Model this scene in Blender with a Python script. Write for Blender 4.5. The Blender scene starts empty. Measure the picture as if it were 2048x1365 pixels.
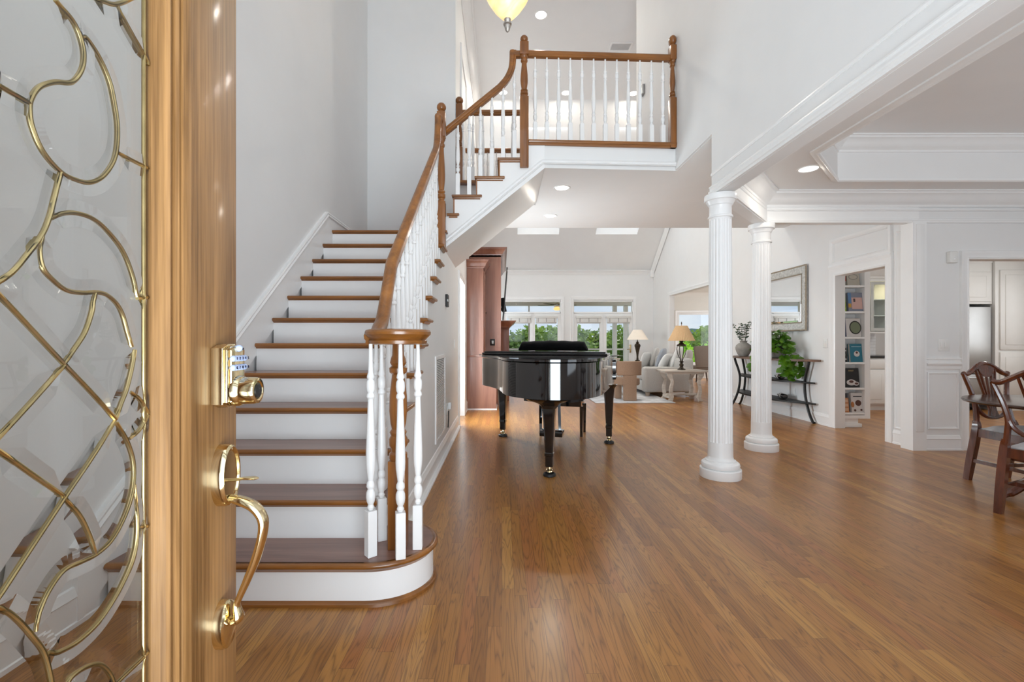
import bpy, bmesh, math, random
from mathutils import Vector, Matrix
SC = bpy.context.scene
COL = SC.collection
PI = math.pi
# ------------------------------------------------------------------ camera
F, CX, CY, H = 910.0, 1004.0, 684.0, 1.153      # focal (px of the 2048 frame), vanishing point, eye height
cam = bpy.data.objects.new('camera', bpy.data.cameras.new('camera'))
COL.objects.link(cam)
cam.location = (0, 0, H); cam.rotation_euler = (PI/2, 0, 0)
cam.data.sensor_width = 36.0; cam.data.sensor_fit = 'HORIZONTAL'
cam.data.lens = F/2048*36.0
cam.data.shift_x = (1024-CX)/2048; cam.data.shift_y = (CY-682.5)/2048
cam.data.clip_start = 0.02; cam.data.clip_end = 1200
SC.camera = cam
# ------------------------------------------------------------------ exposure, world, sun, daylight, added fill lamps
SC.view_settings.view_transform = 'Standard'
SC.view_settings.look = 'None'
SC.view_settings.exposure = 0.04
SC.view_settings.gamma = 1.0
SC.view_settings.use_curve_mapping = False
SC.cycles.use_denoising = True
SC.cycles.max_bounces = 10
SC.cycles.diffuse_bounces = 6
SC.cycles.transparent_max_bounces = 12
SC.cycles.caustics_reflective = False
SC.cycles.caustics_refractive = False
SC.cycles.sample_clamp_indirect = 8.0
W = bpy.data.worlds.new('sky'); SC.world = W; W.use_nodes = True
nt = W.node_tree; nt.nodes.clear()
wo = nt.nodes.new('ShaderNodeOutputWorld'); bg = nt.nodes.new('ShaderNodeBackground')
tc = nt.nodes.new('ShaderNodeTexCoord'); mp = nt.nodes.new('ShaderNodeMapping')
mp.inputs['Scale'].default_value = (2.2, 2.2, 7.0)
nz = nt.nodes.new('ShaderNodeTexNoise'); nz.inputs['Scale'].default_value = 2.0; nz.inputs['Detail'].default_value = 6
rp = nt.nodes.new('ShaderNodeValToRGB')
rp.color_ramp.elements[0].position = 0.40; rp.color_ramp.elements[0].color = (0.60, 0.71, 0.88, 1)
rp.color_ramp.elements[1].position = 0.62; rp.color_ramp.elements[1].color = (0.80, 0.86, 0.94, 1)
nt.links.new(tc.outputs['Generated'], mp.inputs['Vector']); nt.links.new(mp.outputs['Vector'], nz.inputs['Vector'])
nt.links.new(nz.outputs['Fac'], rp.inputs['Fac']); nt.links.new(rp.outputs['Color'], bg.inputs['Color'])
bg.inputs['Strength'].default_value = 1.0
nt.links.new(bg.outputs['Background'], wo.inputs['Surface'])

def lamp(name, kind, loc, rot, energy, color=(1, 1, 1), size=None, size_y=None, shape='RECTANGLE', parent=None):
    d = bpy.data.lights.new(name, kind); d.energy = energy; d.color = color
    if kind == 'AREA':
        d.shape = shape; d.size = size
        if size_y: d.size_y = size_y
    o = bpy.data.objects.new(name, d); COL.objects.link(o)
    o.location = loc; o.rotation_euler = rot
    return o
sun = lamp('sun', 'SUN', (0, 20, 30), (0, 0, 0), 3.2, (1.0, 0.95, 0.86)); sun.data.angle = math.radians(0.6)
sun.rotation_euler = Vector((-0.04, -0.50, -0.86)).to_track_quat('-Z', 'Y').to_euler()
FWD = (PI/2, 0, 0); DOWN = (0, 0, 0)
DAY = (0.91, 0.96, 1.0)
COOL = (0.80, 0.92, 1.0)
lamp('living_side_fill', 'AREA', (-0.585, 12.2, 1.35), (0, -PI/2, 0), 27, COOL, 1.7, 1.8)  # area lamp added in front of the solid wall to brighten the living room
lamp('foyer_window_fill', 'AREA', (0.0, -0.02, 4.2), (PI/2-.5, 0, 0), 24, DAY, 2.8, 2.6)  # fill lamp added behind the camera at an unseen opening
lamp('daylight_doorway', 'AREA', (0.45, -0.30, 1.1), (PI/2+.0, 0, 0), 15, DAY, 1.5, 1.8)
# area lamp added outside the open door, aimed up to brighten the hall ceiling
lamp('entry_upward_fill', 'AREA', (0.3, -2.2, 0.0), (PI/2+.65, 0, 0), 365, (.82, .93, 1.0), 4.0, 2.0)
lamp('hall_doorway_fill', 'AREA', (-0.74, 6.53, 1.2), (0, -PI/2, 0), 82, (.84, .94, 1.0), 1.6, .42)  # area lamp added in the hall doorway to light the opposite wall
lamp('dining_window_fill', 'AREA', (4.2, -0.02, 1.45), (PI/2+.25, 0, 0), 26, DAY, 3.0, 1.8)  # added fill at the unseen front opening of the dining room
lamp('daylight_skylight_west', 'AREA', (0.99, 11.0, 6.1), Vector((0, .2, -1)).to_track_quat('-Z', 'Y').to_euler(), 42, COOL, 1.1, 1.9)
lamp('daylight_skylight_east', 'AREA', (3.10, 11.0, 6.1), Vector((0, .2, -1)).to_track_quat('-Z', 'Y').to_euler(), 42, COOL, 1.1, 1.9)
lamp('gable_wall_fill', 'AREA', (-0.585, 9.0, 4.6), (0, -PI/2, 0), 22, COOL, 2.0, 3.0)  # added lamp against a blank upper wall, no window behind it
lamp('daylight_breakfast_window', 'AREA', (8.35, 11.5, 1.5), (0, PI/2, 0), 90, (.95, .98, 1.0), 2.0, 3.5)
lamp('kitchen_window_fill', 'AREA', (8.9, 6.4, 1.6), (0, PI/2, 0), 10, (1, .97, .93), 1.4, 1.6)  # added kitchen fill beside an unseen side opening

# ------------------------------------------------------------------ helpers
def P(px, py, D): return Vector(((px-CX)*D/F, D, H-(py-CY)*D/F))
def V(*a): return Vector(a)

class MB:
    def __init__(s): s.bm = bmesh.new()
    def face(s, vs):
        try: return s.bm.faces.new(vs)
        except ValueError: return None
    def box(s, x0, x1, y0, y1, z0, z1, bevel=0, seg=2, M=None):
        c = [(x, y, z) for z in (min(z0, z1), max(z0, z1)) for y in (min(y0, y1), max(y0, y1)) for x in (min(x0, x1), max(x0, x1))]
        v = [s.bm.verts.new(M @ Vector(p) if M else p) for p in c]
        fs = [s.bm.faces.new([v[i] for i in q]) for q in ((0, 2, 3, 1), (4, 5, 7, 6), (0, 1, 5, 4), (2, 6, 7, 3), (0, 4, 6, 2), (1, 3, 7, 5))]
        if bevel:
            es = list({e for f in fs for e in f.edges})
            bmesh.ops.bevel(s.bm, geom=es, offset=bevel, segments=seg, profile=0.5, affect='EDGES')
        return s
    def bar(s, p, q, w, h, up=Vector((0, 0, 1)), w2=None, h2=None, bevel=0):
        p, q = Vector(p), Vector(q); t = (q-p).normalized()
        if abs(t.dot(up)) > .98: up = Vector((0, 1, 0))
        a = t.cross(up).normalized(); b = a.cross(t)
        w2 = w if w2 is None else w2; h2 = h if h2 is None else h2
        v = []
        for c, ww, hh in ((p, w, h), (q, w2, h2)):
            for i, j in ((-1, -1), (1, -1), (1, 1), (-1, 1)): v.append(s.bm.verts.new(c+a*(i*ww/2)+b*(j*hh/2)))
        fs = [s.bm.faces.new([v[i] for i in f]) for f in ((3, 2, 1, 0), (4, 5, 6, 7), (0, 1, 5, 4), (1, 2, 6, 5), (2, 3, 7, 6), (3, 0, 4, 7))]
        if bevel:
            es = list({e for f in fs for e in f.edges})
            bmesh.ops.bevel(s.bm, geom=es, offset=bevel, segments=2, profile=0.5, affect='EDGES')
        return s
    def prism(s, base, vec, bevel=0):
        vec = Vector(vec)
        a = [s.bm.verts.new(p) for p in base]; b = [s.bm.verts.new(Vector(p)+vec) for p in base]
        n = len(a); fs = [s.face(a), s.face(b[::-1])]
        fs += [s.face([a[i], b[i], b[(i+1) % n], a[(i+1) % n]]) for i in range(n)]
        if bevel:
            es = list({e for f in fs[:2] for e in f.edges})
            bmesh.ops.bevel(s.bm, geom=es, offset=bevel, segments=2, profile=0.5, affect='EDGES')
        return s
    def sweep(s, path, prof, nrm, closed=False, capped=True):
        nrm = Vector(nrm).normalized(); path = [Vector(p) for p in path]; n = len(path); rings = []
        for i in range(n):
            s1 = s2 = None
            if i > 0 or closed: s1 = (path[i]-path[i-1]).cross(nrm).normalized()
            if i < n-1 or closed: s2 = (path[(i+1) % n]-path[i]).cross(nrm).normalized()
            if s1 is None: m = s2
            elif s2 is None: m = s1
            else: m = (s1+s2)/(1+s1.dot(s2))
            rings.append([s.bm.verts.new(path[i]+m*a+nrm*b) for a, b in prof])
        k = len(prof)
        for i in range(n if closed else n-1):
            A, B = rings[i], rings[(i+1) % n]
            for j in range(k): s.face([A[j], A[(j+1) % k], B[(j+1) % k], B[j]])
        if not closed and capped: s.face(rings[0][::-1]); s.face(rings[-1])
        return s
    def tube(s, pts, r, segs=8, closed=False, flat=1.0, up=None):
        pts = [Vector(p) for p in pts]; n = len(pts); rings = []; prev = up
        rr = r if isinstance(r, (list, tuple)) else [r]*n
        for i in range(n):
            if closed: t = (pts[(i+1) % n]-pts[i-1])
            else: t = pts[min(i+1, n-1)]-pts[max(i-1, 0)]
            t.normalize()
            if prev is None: prev = Vector((0, 0, 1)) if abs(t.z) < .9 else Vector((1, 0, 0))
            a = prev-t*prev.dot(t)
            if a.length < 1e-4: a = Vector((1, .3, .2)).cross(t)
            a.normalize(); b = t.cross(a)
            if up is None: prev = a
            rings.append([s.bm.verts.new(pts[i]+a*(rr[i]*math.cos(2*PI*j/segs))+b*(rr[i]*flat*math.sin(2*PI*j/segs))) for j in range(segs)])
        for i in range(n if closed else n-1):
            A, B = rings[i], rings[(i+1) % n]
            for j in range(segs): s.face([A[j], A[(j+1) % segs], B[(j+1) % segs], B[j]])
        if not closed: s.face(rings[0][::-1]); s.face(rings[-1])
        return s
    def lathe(s, prof, c=(0, 0, 0), segs=20, axis=None, sx=1.0, sy=1.0, mod=None, M=None):
        c = Vector(c); rings = []
        q = Vector(axis).normalized().to_track_quat('Z', 'Y') if axis else None
        for r, z in prof:
            if r < 1e-5: vs = [Vector((0, 0, z))]
            else: vs = [Vector((r*sx*math.cos(2*PI*j/segs), r*sy*math.sin(2*PI*j/segs), z))*1.0 for j in range(segs)]
            if mod and r >= 1e-5: vs = [Vector((v.x*mod(j), v.y*mod(j), v.z)) for j, v in enumerate(vs)]
            if q: vs = [q @ v for v in vs]
            vs = [v+c for v in vs]
            if M: vs = [M @ v for v in vs]
            rings.append([s.bm.verts.new(v) for v in vs])
        for A, B in zip(rings, rings[1:]):
            if len(A) == 1 and len(B) == 1: continue
            for j in range(segs):
                k = (j+1) % segs
                if len(A) == 1: s.face([A[0], B[k], B[j]])
                elif len(B) == 1: s.face([A[j], A[k], B[0]])
                else: s.face([A[j], A[k], B[k], B[j]])
        if len(rings[0]) > 1: s.face(rings[0][::-1])
        if len(rings[-1]) > 1: s.face(rings[-1])
        return s
    def loft(s, rings, cap=True):
        R = [[s.bm.verts.new(p) for p in r] for r in rings]; k = len(R[0])
        for A, B in zip(R, R[1:]):
            for j in range(k): s.face([A[j], A[(j+1) % k], B[(j+1) % k], B[j]])
        if cap: s.face(R[0][::-1]); s.face(R[-1])
        return s
    def ell(s, c, rx, ry, rz, u=16, v=10, M=None, f=None):
        pr = []
        for i in range(v+1):
            a = -PI/2+PI*i/v; pr.append((max(math.cos(a), 0 if i in (0, v) else 0.0), math.sin(a)))
        c = Vector(c); rings = []
        for i, (r, z) in enumerate(pr):
            if i in (0, v): ps = [Vector((0, 0, z))]
            else: ps = [Vector((r*math.cos(2*PI*j/u), r*math.sin(2*PI*j/u), z)) for j in range(u)]
            out = []
            for p in ps:
                if f: p = f(p)
                p = Vector((p.x*rx, p.y*ry, p.z*rz))
                out.append(s.bm.verts.new((M @ p if M else p)+c))
            rings.append(out)
        for A, B in zip(rings, rings[1:]):
            for j in range(u):
                k = (j+1) % u
                if len(A) == 1: s.face([A[0], B[k], B[j]])
                elif len(B) == 1: s.face([A[j], A[k], B[0]])
                else: s.face([A[j], A[k], B[k], B[j]])
        return s

def wm(o):
    m = Matrix.LocRotScale(o.location, o.rotation_euler, o.scale)
    return wm(o.parent) @ m if o.parent else m
def obj(name, mb, mat, parent=None, smooth=True, angle=32, label=None):
    bm = mb.bm
    if parent: bmesh.ops.transform(bm, matrix=wm(parent).inverted(), verts=bm.verts)
    bmesh.ops.recalc_face_normals(bm, faces=bm.faces)
    me = bpy.data.meshes.new(name); bm.to_mesh(me); bm.free()
    if smooth:
        me.shade_smooth(); me.set_sharp_from_angle(angle=math.radians(angle))
    me.materials.append(mat)
    o = bpy.data.objects.new(name, me); COL.objects.link(o)
    if parent: o.parent = parent
    if label: o['label'] = label
    return o
def tag(o, label, cat, group=None, kind=None):
    o['label'] = label; o['category'] = cat
    if group: o['group'] = group
    if kind: o['kind'] = kind
    return o
def thing(name, label, cat, loc=(0, 0, 0), group=None, kind=None):
    o = bpy.data.objects.new(name, None); COL.objects.link(o); o.location = loc; o.empty_display_size = .1
    return tag(o, label, cat, group, kind)
def struct(name, mb, mat, parent=None, smooth=True, angle=32):
    o = obj(name, mb, mat, parent, smooth, angle); o['kind'] = 'structure'; return o
def dup(root, loc=None, rotz=None, label=None, scale=None):
    def cp(o, par):
        c = o.copy(); COL.objects.link(c); c.parent = par
        for ch in list(o.children): cp(ch, c)
        return c
    r = cp(root, None)
    if loc is not None: r.location = loc
    if rotz is not None: r.rotation_euler = (0, 0, rotz)
    if scale is not None: r.scale = scale
    if label: r['label'] = label
    return r
def catmull(pts, n=6, closed=False):
    pts = [Vector(p) for p in pts]; out = []; m = len(pts)
    rng = range(m) if closed else range(m-1)
    for i in rng:
        p0 = pts[(i-1) % m] if closed or i > 0 else pts[0]*2-pts[1]
        p1 = pts[i]; p2 = pts[(i+1) % m]
        p3 = pts[(i+2) % m] if closed or i < m-2 else pts[-1]*2-pts[-2]
        for k in range(n):
            t = k/n
            out.append(.5*((2*p1)+(p2-p0)*t+(2*p0-5*p1+4*p2-p3)*t*t+(3*p1-p0-3*p2+p3)*t**3))
    if not closed: out.append(pts[-1])
    return out
def text(name, s, size, M, mat, parent, depth=0.0006, align='CENTER'):
    cu = bpy.data.curves.new(name, 'FONT'); cu.body = s; cu.size = size; cu.extrude = depth
    cu.align_x = align; cu.align_y = 'CENTER'
    t = bpy.data.objects.new(name, cu); COL.objects.link(t)
    me = bpy.data.meshes.new_from_object(t.evaluated_get(bpy.context.evaluated_depsgraph_get()))
    bpy.data.objects.remove(t); me.name = name
    me.transform(wm(parent).inverted() @ M); me.materials.clear(); me.materials.append(mat)
    o = bpy.data.objects.new(name, me); COL.objects.link(o); o.parent = parent
    return o

# ------------------------------------------------------------------ materials
MATS = {}
class NT:
    def __init__(s, name):
        s.m = bpy.data.materials.new(name); s.m.use_nodes = True; s.t = s.m.node_tree
        s.b = s.t.nodes['Principled BSDF']
    def n(s, typ, **kw):
        nd = s.t.nodes.new('ShaderNode'+typ)
        for k, v in kw.items():
            if k in nd.inputs.keys() and not hasattr(nd, k): nd.inputs[k].default_value = v
            else:
                try: setattr(nd, k, v)
                except Exception: nd.inputs[k].default_value = v
        return nd
    def l(s, a, b): s.t.links.new(a, b)
    def math(s, op, a, b=None, c=None):
        nd = s.t.nodes.new('ShaderNodeMath'); nd.operation = op
        for i, x in enumerate((a, b, c)):
            if x is None: continue
            if isinstance(x, (int, float)): nd.inputs[i].default_value = x
            else: s.l(x, nd.inputs[i])
        return nd.outputs[0]
    def ramp(s, fac, stops):
        nd = s.t.nodes.new('ShaderNodeValToRGB'); cr = nd.color_ramp
        while len(cr.elements) < len(stops): cr.elements.new(.5)
        for e, (p, c) in zip(cr.elements, stops): e.position = p; e.color = (*c, 1)
        s.l(fac, nd.inputs[0]); return nd.outputs['Color']
    def coords(s, scale, rot=(0, 0, 0)):
        t = s.t.nodes.new('ShaderNodeTexCoord'); m = s.t.nodes.new('ShaderNodeMapping')
        m.inputs['Scale'].default_value = scale; m.inputs['Rotation'].default_value = rot
        s.l(t.outputs['Object'], m.inputs['Vector']); return m.outputs['Vector']
    def noise(s, vec, scale=1.0, detail=3.0, rough=.55, dist=0.0):
        nd = s.t.nodes.new('ShaderNodeTexNoise'); nd.inputs['Scale'].default_value = scale
        nd.inputs['Detail'].default_value = detail; nd.inputs['Roughness'].default_value = rough; nd.inputs['Distortion'].default_value = dist
        s.l(vec, nd.inputs['Vector']); return nd.outputs['Fac']
    def bump(s, h, strength, dist=.01):
        nd = s.t.nodes.new('ShaderNodeBump'); nd.inputs['Strength'].default_value = strength; nd.inputs['Distance'].default_value = dist
        s.l(h, nd.inputs['Height']); s.l(nd.outputs[0], s.b.inputs['Normal'])
def lin(r, g, b):
    f = lambda c: (c/255/12.92) if c/255 <= .04045 else ((c/255+.055)/1.055)**2.4
    return (f(r), f(g), f(b))
def mul(c, k): return tuple(min(1, x*k) for x in c)
def plain(name, col, rough=.5, metal=0, var=.06, scale=6, bump=0, spec=None, coat=0, sheen=0, bscale=None):
    if name in MATS: return MATS[name]
    k = NT(name); vec = k.coords((1, 1, 1)); nz_ = k.noise(vec, scale, 3)
    k.l(k.ramp(nz_, [(.3, mul(col, 1-var)), (.7, mul(col, 1+var))]), k.b.inputs['Base Color'])
    k.b.inputs['Roughness'].default_value = rough; k.b.inputs['Metallic'].default_value = metal
    if spec is not None: k.b.inputs['Specular IOR Level'].default_value = spec
    if coat: k.b.inputs['Coat Weight'].default_value = coat; k.b.inputs['Coat Roughness'].default_value = .05
    if sheen: k.b.inputs['Sheen Weight'].default_value = sheen
    if bump: k.bump(k.noise(vec, bscale or scale*12, 2), bump, .004)
    MATS[name] = k.m; return k.m
def wood(name, dark, light, axis='X', scale=1.0, rough=.35, coat=.2, fine=55, var=.5, bump=.05):
    if name in MATS: return MATS[name]
    k = NT(name); a = 'XYZ'.index(axis)
    s1 = [9*scale]*3; s1[a] = .9*scale
    s2 = [fine*scale]*3; s2[a] = 2.2*scale
    v1 = k.coords(s1); v2 = k.coords(s2)
    n1 = k.noise(v1, 1.0, 4, .6, .8); n2 = k.noise(v2, 1.0, 3, .7)
    mix = k.math('ADD', k.math('MULTIPLY', n1, 1-var*.5), k.math('MULTIPLY', n2, var*.5))
    mid = tuple((x+y)/2 for x, y in zip(dark, light))
    k.l(k.ramp(mix, [(.34, dark), (.5, mid), (.66, light)]), k.b.inputs['Base Color'])
    k.b.inputs['Roughness'].default_value = rough; k.b.inputs['Coat Weight'].default_value = coat; k.b.inputs['Coat Roughness'].default_value = .12
    k.bump(n2, bump, .002)
    MATS[name] = k.m; return k.m
def emit(name, col, strength):
    if name in MATS: return MATS[name]
    k = NT(name); nz_ = k.noise(k.coords((3, 3, 3)), 2, 2)
    k.l(k.ramp(nz_, [(.2, mul(col, .94)), (.8, col)]), k.b.inputs['Emission Color'])
    k.b.inputs['Base Color'].default_value = (*mul(col, .8), 1)
    k.b.inputs['Emission Strength'].default_value = strength
    MATS[name] = k.m; return k.m
def clear_glass(name, tint=(.96, .98, .97), gain=1.0, rough=0.0):
    if name in MATS: return MATS[name]
    m = bpy.data.materials.new(name); m.use_nodes = True; t = m.node_tree; t.nodes.clear()
    o = t.nodes.new('ShaderNodeOutputMaterial'); mx = t.nodes.new('ShaderNodeMixShader')
    tr = t.nodes.new('ShaderNodeBsdfTransparent'); gl = t.nodes.new('ShaderNodeBsdfGlossy'); fr = t.nodes.new('ShaderNodeLayerWeight')
    fr.inputs['Blend'].default_value = .5; gl.inputs['Roughness'].default_value = rough
    tr.inputs['Color'].default_value = (*tint, 1)
    pw = t.nodes.new('ShaderNodeMath'); pw.operation = 'POWER'; pw.inputs[1].default_value = 5.0
    mu = t.nodes.new('ShaderNodeMath'); mu.operation = 'MULTIPLY_ADD'; mu.inputs[1].default_value = .96*gain; mu.inputs[2].default_value = .04*gain
    t.links.new(fr.outputs['Facing'], pw.inputs[0]); t.links.new(pw.outputs[0], mu.inputs[0]); t.links.new(mu.outputs[0], mx.inputs[0])
    t.links.new(tr.outputs[0], mx.inputs[1]); t.links.new(gl.outputs[0], mx.inputs[2]); t.links.new(mx.outputs[0], o.inputs[0])
    MATS[name] = m; return m
def leafmat(name, a, b, rough=.45, trans=.35):
    if name in MATS: return MATS[name]
    k = NT(name); n_ = k.noise(k.coords((1, 1, 1)), 9, 3)
    c = k.ramp(n_, [(.32, a), (.68, b)]); k.l(c, k.b.inputs['Base Color']); k.b.inputs['Roughness'].default_value = rough
    tr = k.t.nodes.new('ShaderNodeBsdfTranslucent'); k.l(c, tr.inputs['Color']); mx = k.t.nodes.new('ShaderNodeMixShader'); mx.inputs[0].default_value = trans
    out = [n for n in k.t.nodes if n.type == 'OUTPUT_MATERIAL'][0]
    k.l(k.b.outputs[0], mx.inputs[1]); k.l(tr.outputs[0], mx.inputs[2]); k.l(mx.outputs[0], out.inputs['Surface'])
    MATS[name] = k.m; return k.m

WALL = plain('wall_paint', (.80, .80, .795), .62, var=.012, scale=3, bump=.02, bscale=180)
CEIL = plain('ceiling_paint', (.82, .82, .815), .7, var=.01, scale=3)
TRIM = plain('white_trim_paint', (.86, .86, .855), .32, var=.012, scale=5)
OAK = wood('stained_oak', lin(104, 62, 20), lin(158, 100, 42), 'X', 1.0, .32, .35)
OAKY = wood('stained_oak_along_stair', lin(108, 64, 20), lin(164, 104, 44), 'Y', 1.0, .3, .4)
OAKZ = wood('stained_oak_upright', lin(104, 60, 20), lin(156, 98, 42), 'Z', 1.0, .32, .35)
TREAD = wood('oak_tread', lin(100, 68, 58), lin(146, 108, 94), 'X', 1.0, .34, .3, fine=70)
DOORW = wood('mahogany_door', lin(104, 70, 34), lin(184, 138, 86), 'Z', 1.3, .45, .12, fine=120, var=.9, bump=.12)
CHERRY = wood('cherry_cabinet', lin(126, 82, 66), lin(160, 112, 92), 'Z', .8, .35, .3, fine=60)
MAHOG = wood('polished_mahogany', lin(58, 24, 12), lin(112, 56, 30), 'Z', 1.4, .2, .6)
TABLEW = wood('dark_table_wood', lin(40, 22, 14), lin(78, 46, 30), 'X', 1.2, .22, .15)
CONSW = wood('console_top_wood', lin(82, 60, 48), lin(126, 94, 74), 'Y', 1.0, .45, .1)
LIME = wood('whitewashed_wood', lin(166, 152, 138), lin(212, 202, 190), 'X', 1.2, .6, 0)
BRASS = plain('polished_brass', (.80, .66, .40), .12, 1, var=.08, scale=20)
CAME = plain('brass_came', (.60, .47, .22), .28, 1, var=.15, scale=30)
NICKEL = plain('aged_nickel', (.48, .44, .40), .38, 1, var=.3, scale=60, bump=.3)
BLACKG = plain('black_piano_lacquer', (.006, .006, .007), .06, var=.2, coat=1.0)
BLACKM = plain('matte_black', (.012, .012, .013), .5, var=.2)
VELVET = plain('black_velvet', (.006, .006, .007), .95, var=.3, sheen=.05, spec=.1)
IRON = plain('black_iron', (.018, .017, .016), .45, .3, var=.3, scale=20)
STEEL = plain('brushed_steel', (.46, .46, .45), .38, 1, var=.05, scale=4)
PLASTIC = plain('white_plastic', (.80, .80, .78), .4, var=.01)
SEATF = plain('pale_seat_fabric', (.66, .66, .68), .9, var=.05, scale=60, bump=.2)
SOFAF = plain('light_linen', (.52, .50, .47), .95, var=.05, scale=40, bump=.25)
GREYF = plain('grey_cushion_fabric', (.34, .36, .40), .95, var=.06, scale=50, bump=.2)
WHITEF = plain('white_cushion_fabric', (.74, .73, .71), .95, var=.03, scale=50, bump=.2)
TAUPE = plain('taupe_upholstery', lin(150, 122, 100), .9, var=.05, scale=40, bump=.2)
CHAIRG = plain('grey_upholstery', lin(128, 116, 106), .9, var=.05, scale=40)
BRONZE = plain('dark_bronze', (.06, .045, .03), .4, .7, var=.4, scale=20)
DKBROWN = plain('dark_brown_wood', (.05, .028, .018), .4, var=.3)
GLASS = clear_glass('window_glass', (.97, .985, .98), .55)
BOOKG = {}

def floor_mat():
    k = NT('oak_strip_floor')
    t = k.t.nodes.new('ShaderNodeTexCoord'); sp = k.t.nodes.new('ShaderNodeSeparateXYZ'); k.l(t.outputs['Object'], sp.inputs[0])
    x, y = sp.outputs[0], sp.outputs[1]
    PW = .0575
    u = k.math('DIVIDE', x, PW); row = k.math('FLOOR', u); fu = k.math('FRACT', u)
    w1 = k.t.nodes.new('ShaderNodeTexWhiteNoise'); w1.noise_dimensions = '1D'; k.l(row, w1.inputs['W'])
    yy = k.math('ADD', k.math('DIVIDE', y, 1.05), k.math('MULTIPLY', w1.outputs['Value'], 13.7))
    cell = k.math('FLOOR', yy); fy = k.math('FRACT', yy)
    cb = k.t.nodes.new('ShaderNodeCombineXYZ'); k.l(row, cb.inputs[0]); k.l(cell, cb.inputs[1])
    w2 = k.t.nodes.new('ShaderNodeTexWhiteNoise'); w2.noise_dimensions = '2D'; k.l(cb.outputs[0], w2.inputs['Vector'])
    idv = w2.outputs['Value']
    base = k.ramp(idv, [(0, lin(146, 94, 40)), (.22, lin(163, 110, 50)), (.45, lin(171, 117, 55)), (.62, lin(176, 122, 57)), (.8, lin(165, 104, 52)), (1, lin(188, 136, 66))])
    # cathedral grain, its own in every board
    gv = k.t.nodes.new('ShaderNodeCombineXYZ')
    k.l(k.math('ADD', k.math('MULTIPLY', x, 15.0), k.math('MULTIPLY', idv, 91.0)), gv.inputs[0])
    k.l(k.math('ADD', k.math('MULTIPLY', y, 1.05), k.math('MULTIPLY', idv, 47.0)), gv.inputs[1]); k.l(k.math('MULTIPLY', idv, 23.0), gv.inputs[2])
    big = k.noise(gv.outputs[0], 1.0, 2, .5, .25)
    rings = k.math('FRACT', k.math('MULTIPLY', big, 15.0))
    line = k.math('POWER', k.math('ABSOLUTE', k.math('SUBTRACT', k.math('MULTIPLY', rings, 2.0), 1.0)), 3.0)
    fv = k.t.nodes.new('ShaderNodeCombineXYZ')
    k.l(k.math('MULTIPLY', x, 420.0), fv.inputs[0]); k.l(k.math('MULTIPLY', y, 9.0), fv.inputs[1]); k.l(idv, fv.inputs[2])
    fine = k.noise(fv.outputs[0], 1.0, 3, .6)
    dk = k.math('ADD', k.math('MULTIPLY', line, .52), k.math('MULTIPLY', k.math('SUBTRACT', fine, .35), .55))
    dk = k.math('MAXIMUM', dk, 0.0)
    mx = k.t.nodes.new('ShaderNodeMix'); mx.data_type = 'RGBA'; k.l(dk, mx.inputs['Factor']); k.l(base, mx.inputs['A']); mx.inputs['B'].default_value = (*lin(84, 50, 26), 1)
    ed = k.math('MINIMUM', k.math('MULTIPLY', k.math('MINIMUM', fu, k.math('SUBTRACT', 1.0, fu)), PW), k.math('MULTIPLY', k.math('MINIMUM', fy, k.math('SUBTRACT', 1.0, fy)), 1.05))
    seam = k.math('LESS_THAN', ed, .0009)
    m2 = k.t.nodes.new('ShaderNodeMix'); m2.data_type = 'RGBA'; k.l(k.math('MULTIPLY', seam, .55), m2.inputs['Factor']); k.l(mx.outputs['Result'], m2.inputs['A']); m2.inputs['B'].default_value = (*lin(64, 38, 20), 1)
    k.l(m2.outputs['Result'], k.b.inputs['Base Color'])
    k.b.inputs['Roughness'].default_value = .31; k.b.inputs['Coat Weight'].default_value = .15; k.b.inputs['Coat Roughness'].default_value = .18
    k.bump(k.math('SUBTRACT', 1.0, seam), .15, .001)
    return k.m
FLOORM = floor_mat()

# ------------------------------------------------------------------ setting: floor, walls, ceilings
R, G0, D1 = .1905, .2395, 1.965            # riser, run, distance of the first nosing
DN = lambda k: D1+G0*(k-1)                 # nosing of tread k
DR = lambda k: DN(k)+.028                  # riser face under tread k
ZL = 12*R; ZU = 17*R; ZC = 2.95; ZT = 6.3  # landing, upper floor, lower ceiling, upper ceiling
XW = 1.82                                  # foyer face of the wall above the columns
XL = -1.74; XS = -.60; XR = 4.45
DB = 5.88; DBACK = 13.4; DD = 4.84

def wallbox(name, axis, p0, p1, a0, a1, z0, z1, holes=(), mat=WALL, extra=None):
    mb = MB()
    As = sorted({a0, a1, *[h[0] for h in holes], *[h[1] for h in holes]}); Zs = sorted({z0, z1, *[h[2] for h in holes], *[h[3] for h in holes]})
    for i in range(len(As)-1):
        for j in range(len(Zs)-1):
            ca, cz = (As[i]+As[i+1])/2, (Zs[j]+Zs[j+1])/2
            if any(h[0] < ca < h[1] and h[2] < cz < h[3] for h in holes): continue
            if axis == 'x': mb.box(p0, p1, As[i], As[i+1], Zs[j], Zs[j+1])
            else: mb.box(As[i], As[i+1], p0, p1, Zs[j], Zs[j+1])
    if extra: extra(mb)
    bmesh.ops.remove_doubles(mb.bm, verts=mb.bm.verts, dist=1e-5)
    return struct(name, mb, mat, smooth=False)

struct('floor', MB().box(-2.0, 9.2, -.5, 14.6, -.12, 0), FLOORM, smooth=False)
wallbox('wall_left', 'x', XL-.12, XL, -.2, DB+.12, 0, ZT)
wallbox('wall_landing', 'y', DB, DB+.12, XL, XS, 0, ZT)
wallbox('wall_front', 'y', -.2, -.06, XL-.12, XW+.11, 0, ZT, [(-.47, 1.35, 0, 2.42), (-1.4, 1.4, 2.9, 5.6)])
DOORH = (6.28, 7.10, 0, 2.04)
wallbox('wall_hall', 'x', XS-.12, XS, DB+.12, DBACK, 0, ZT, [DOORH])
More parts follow.
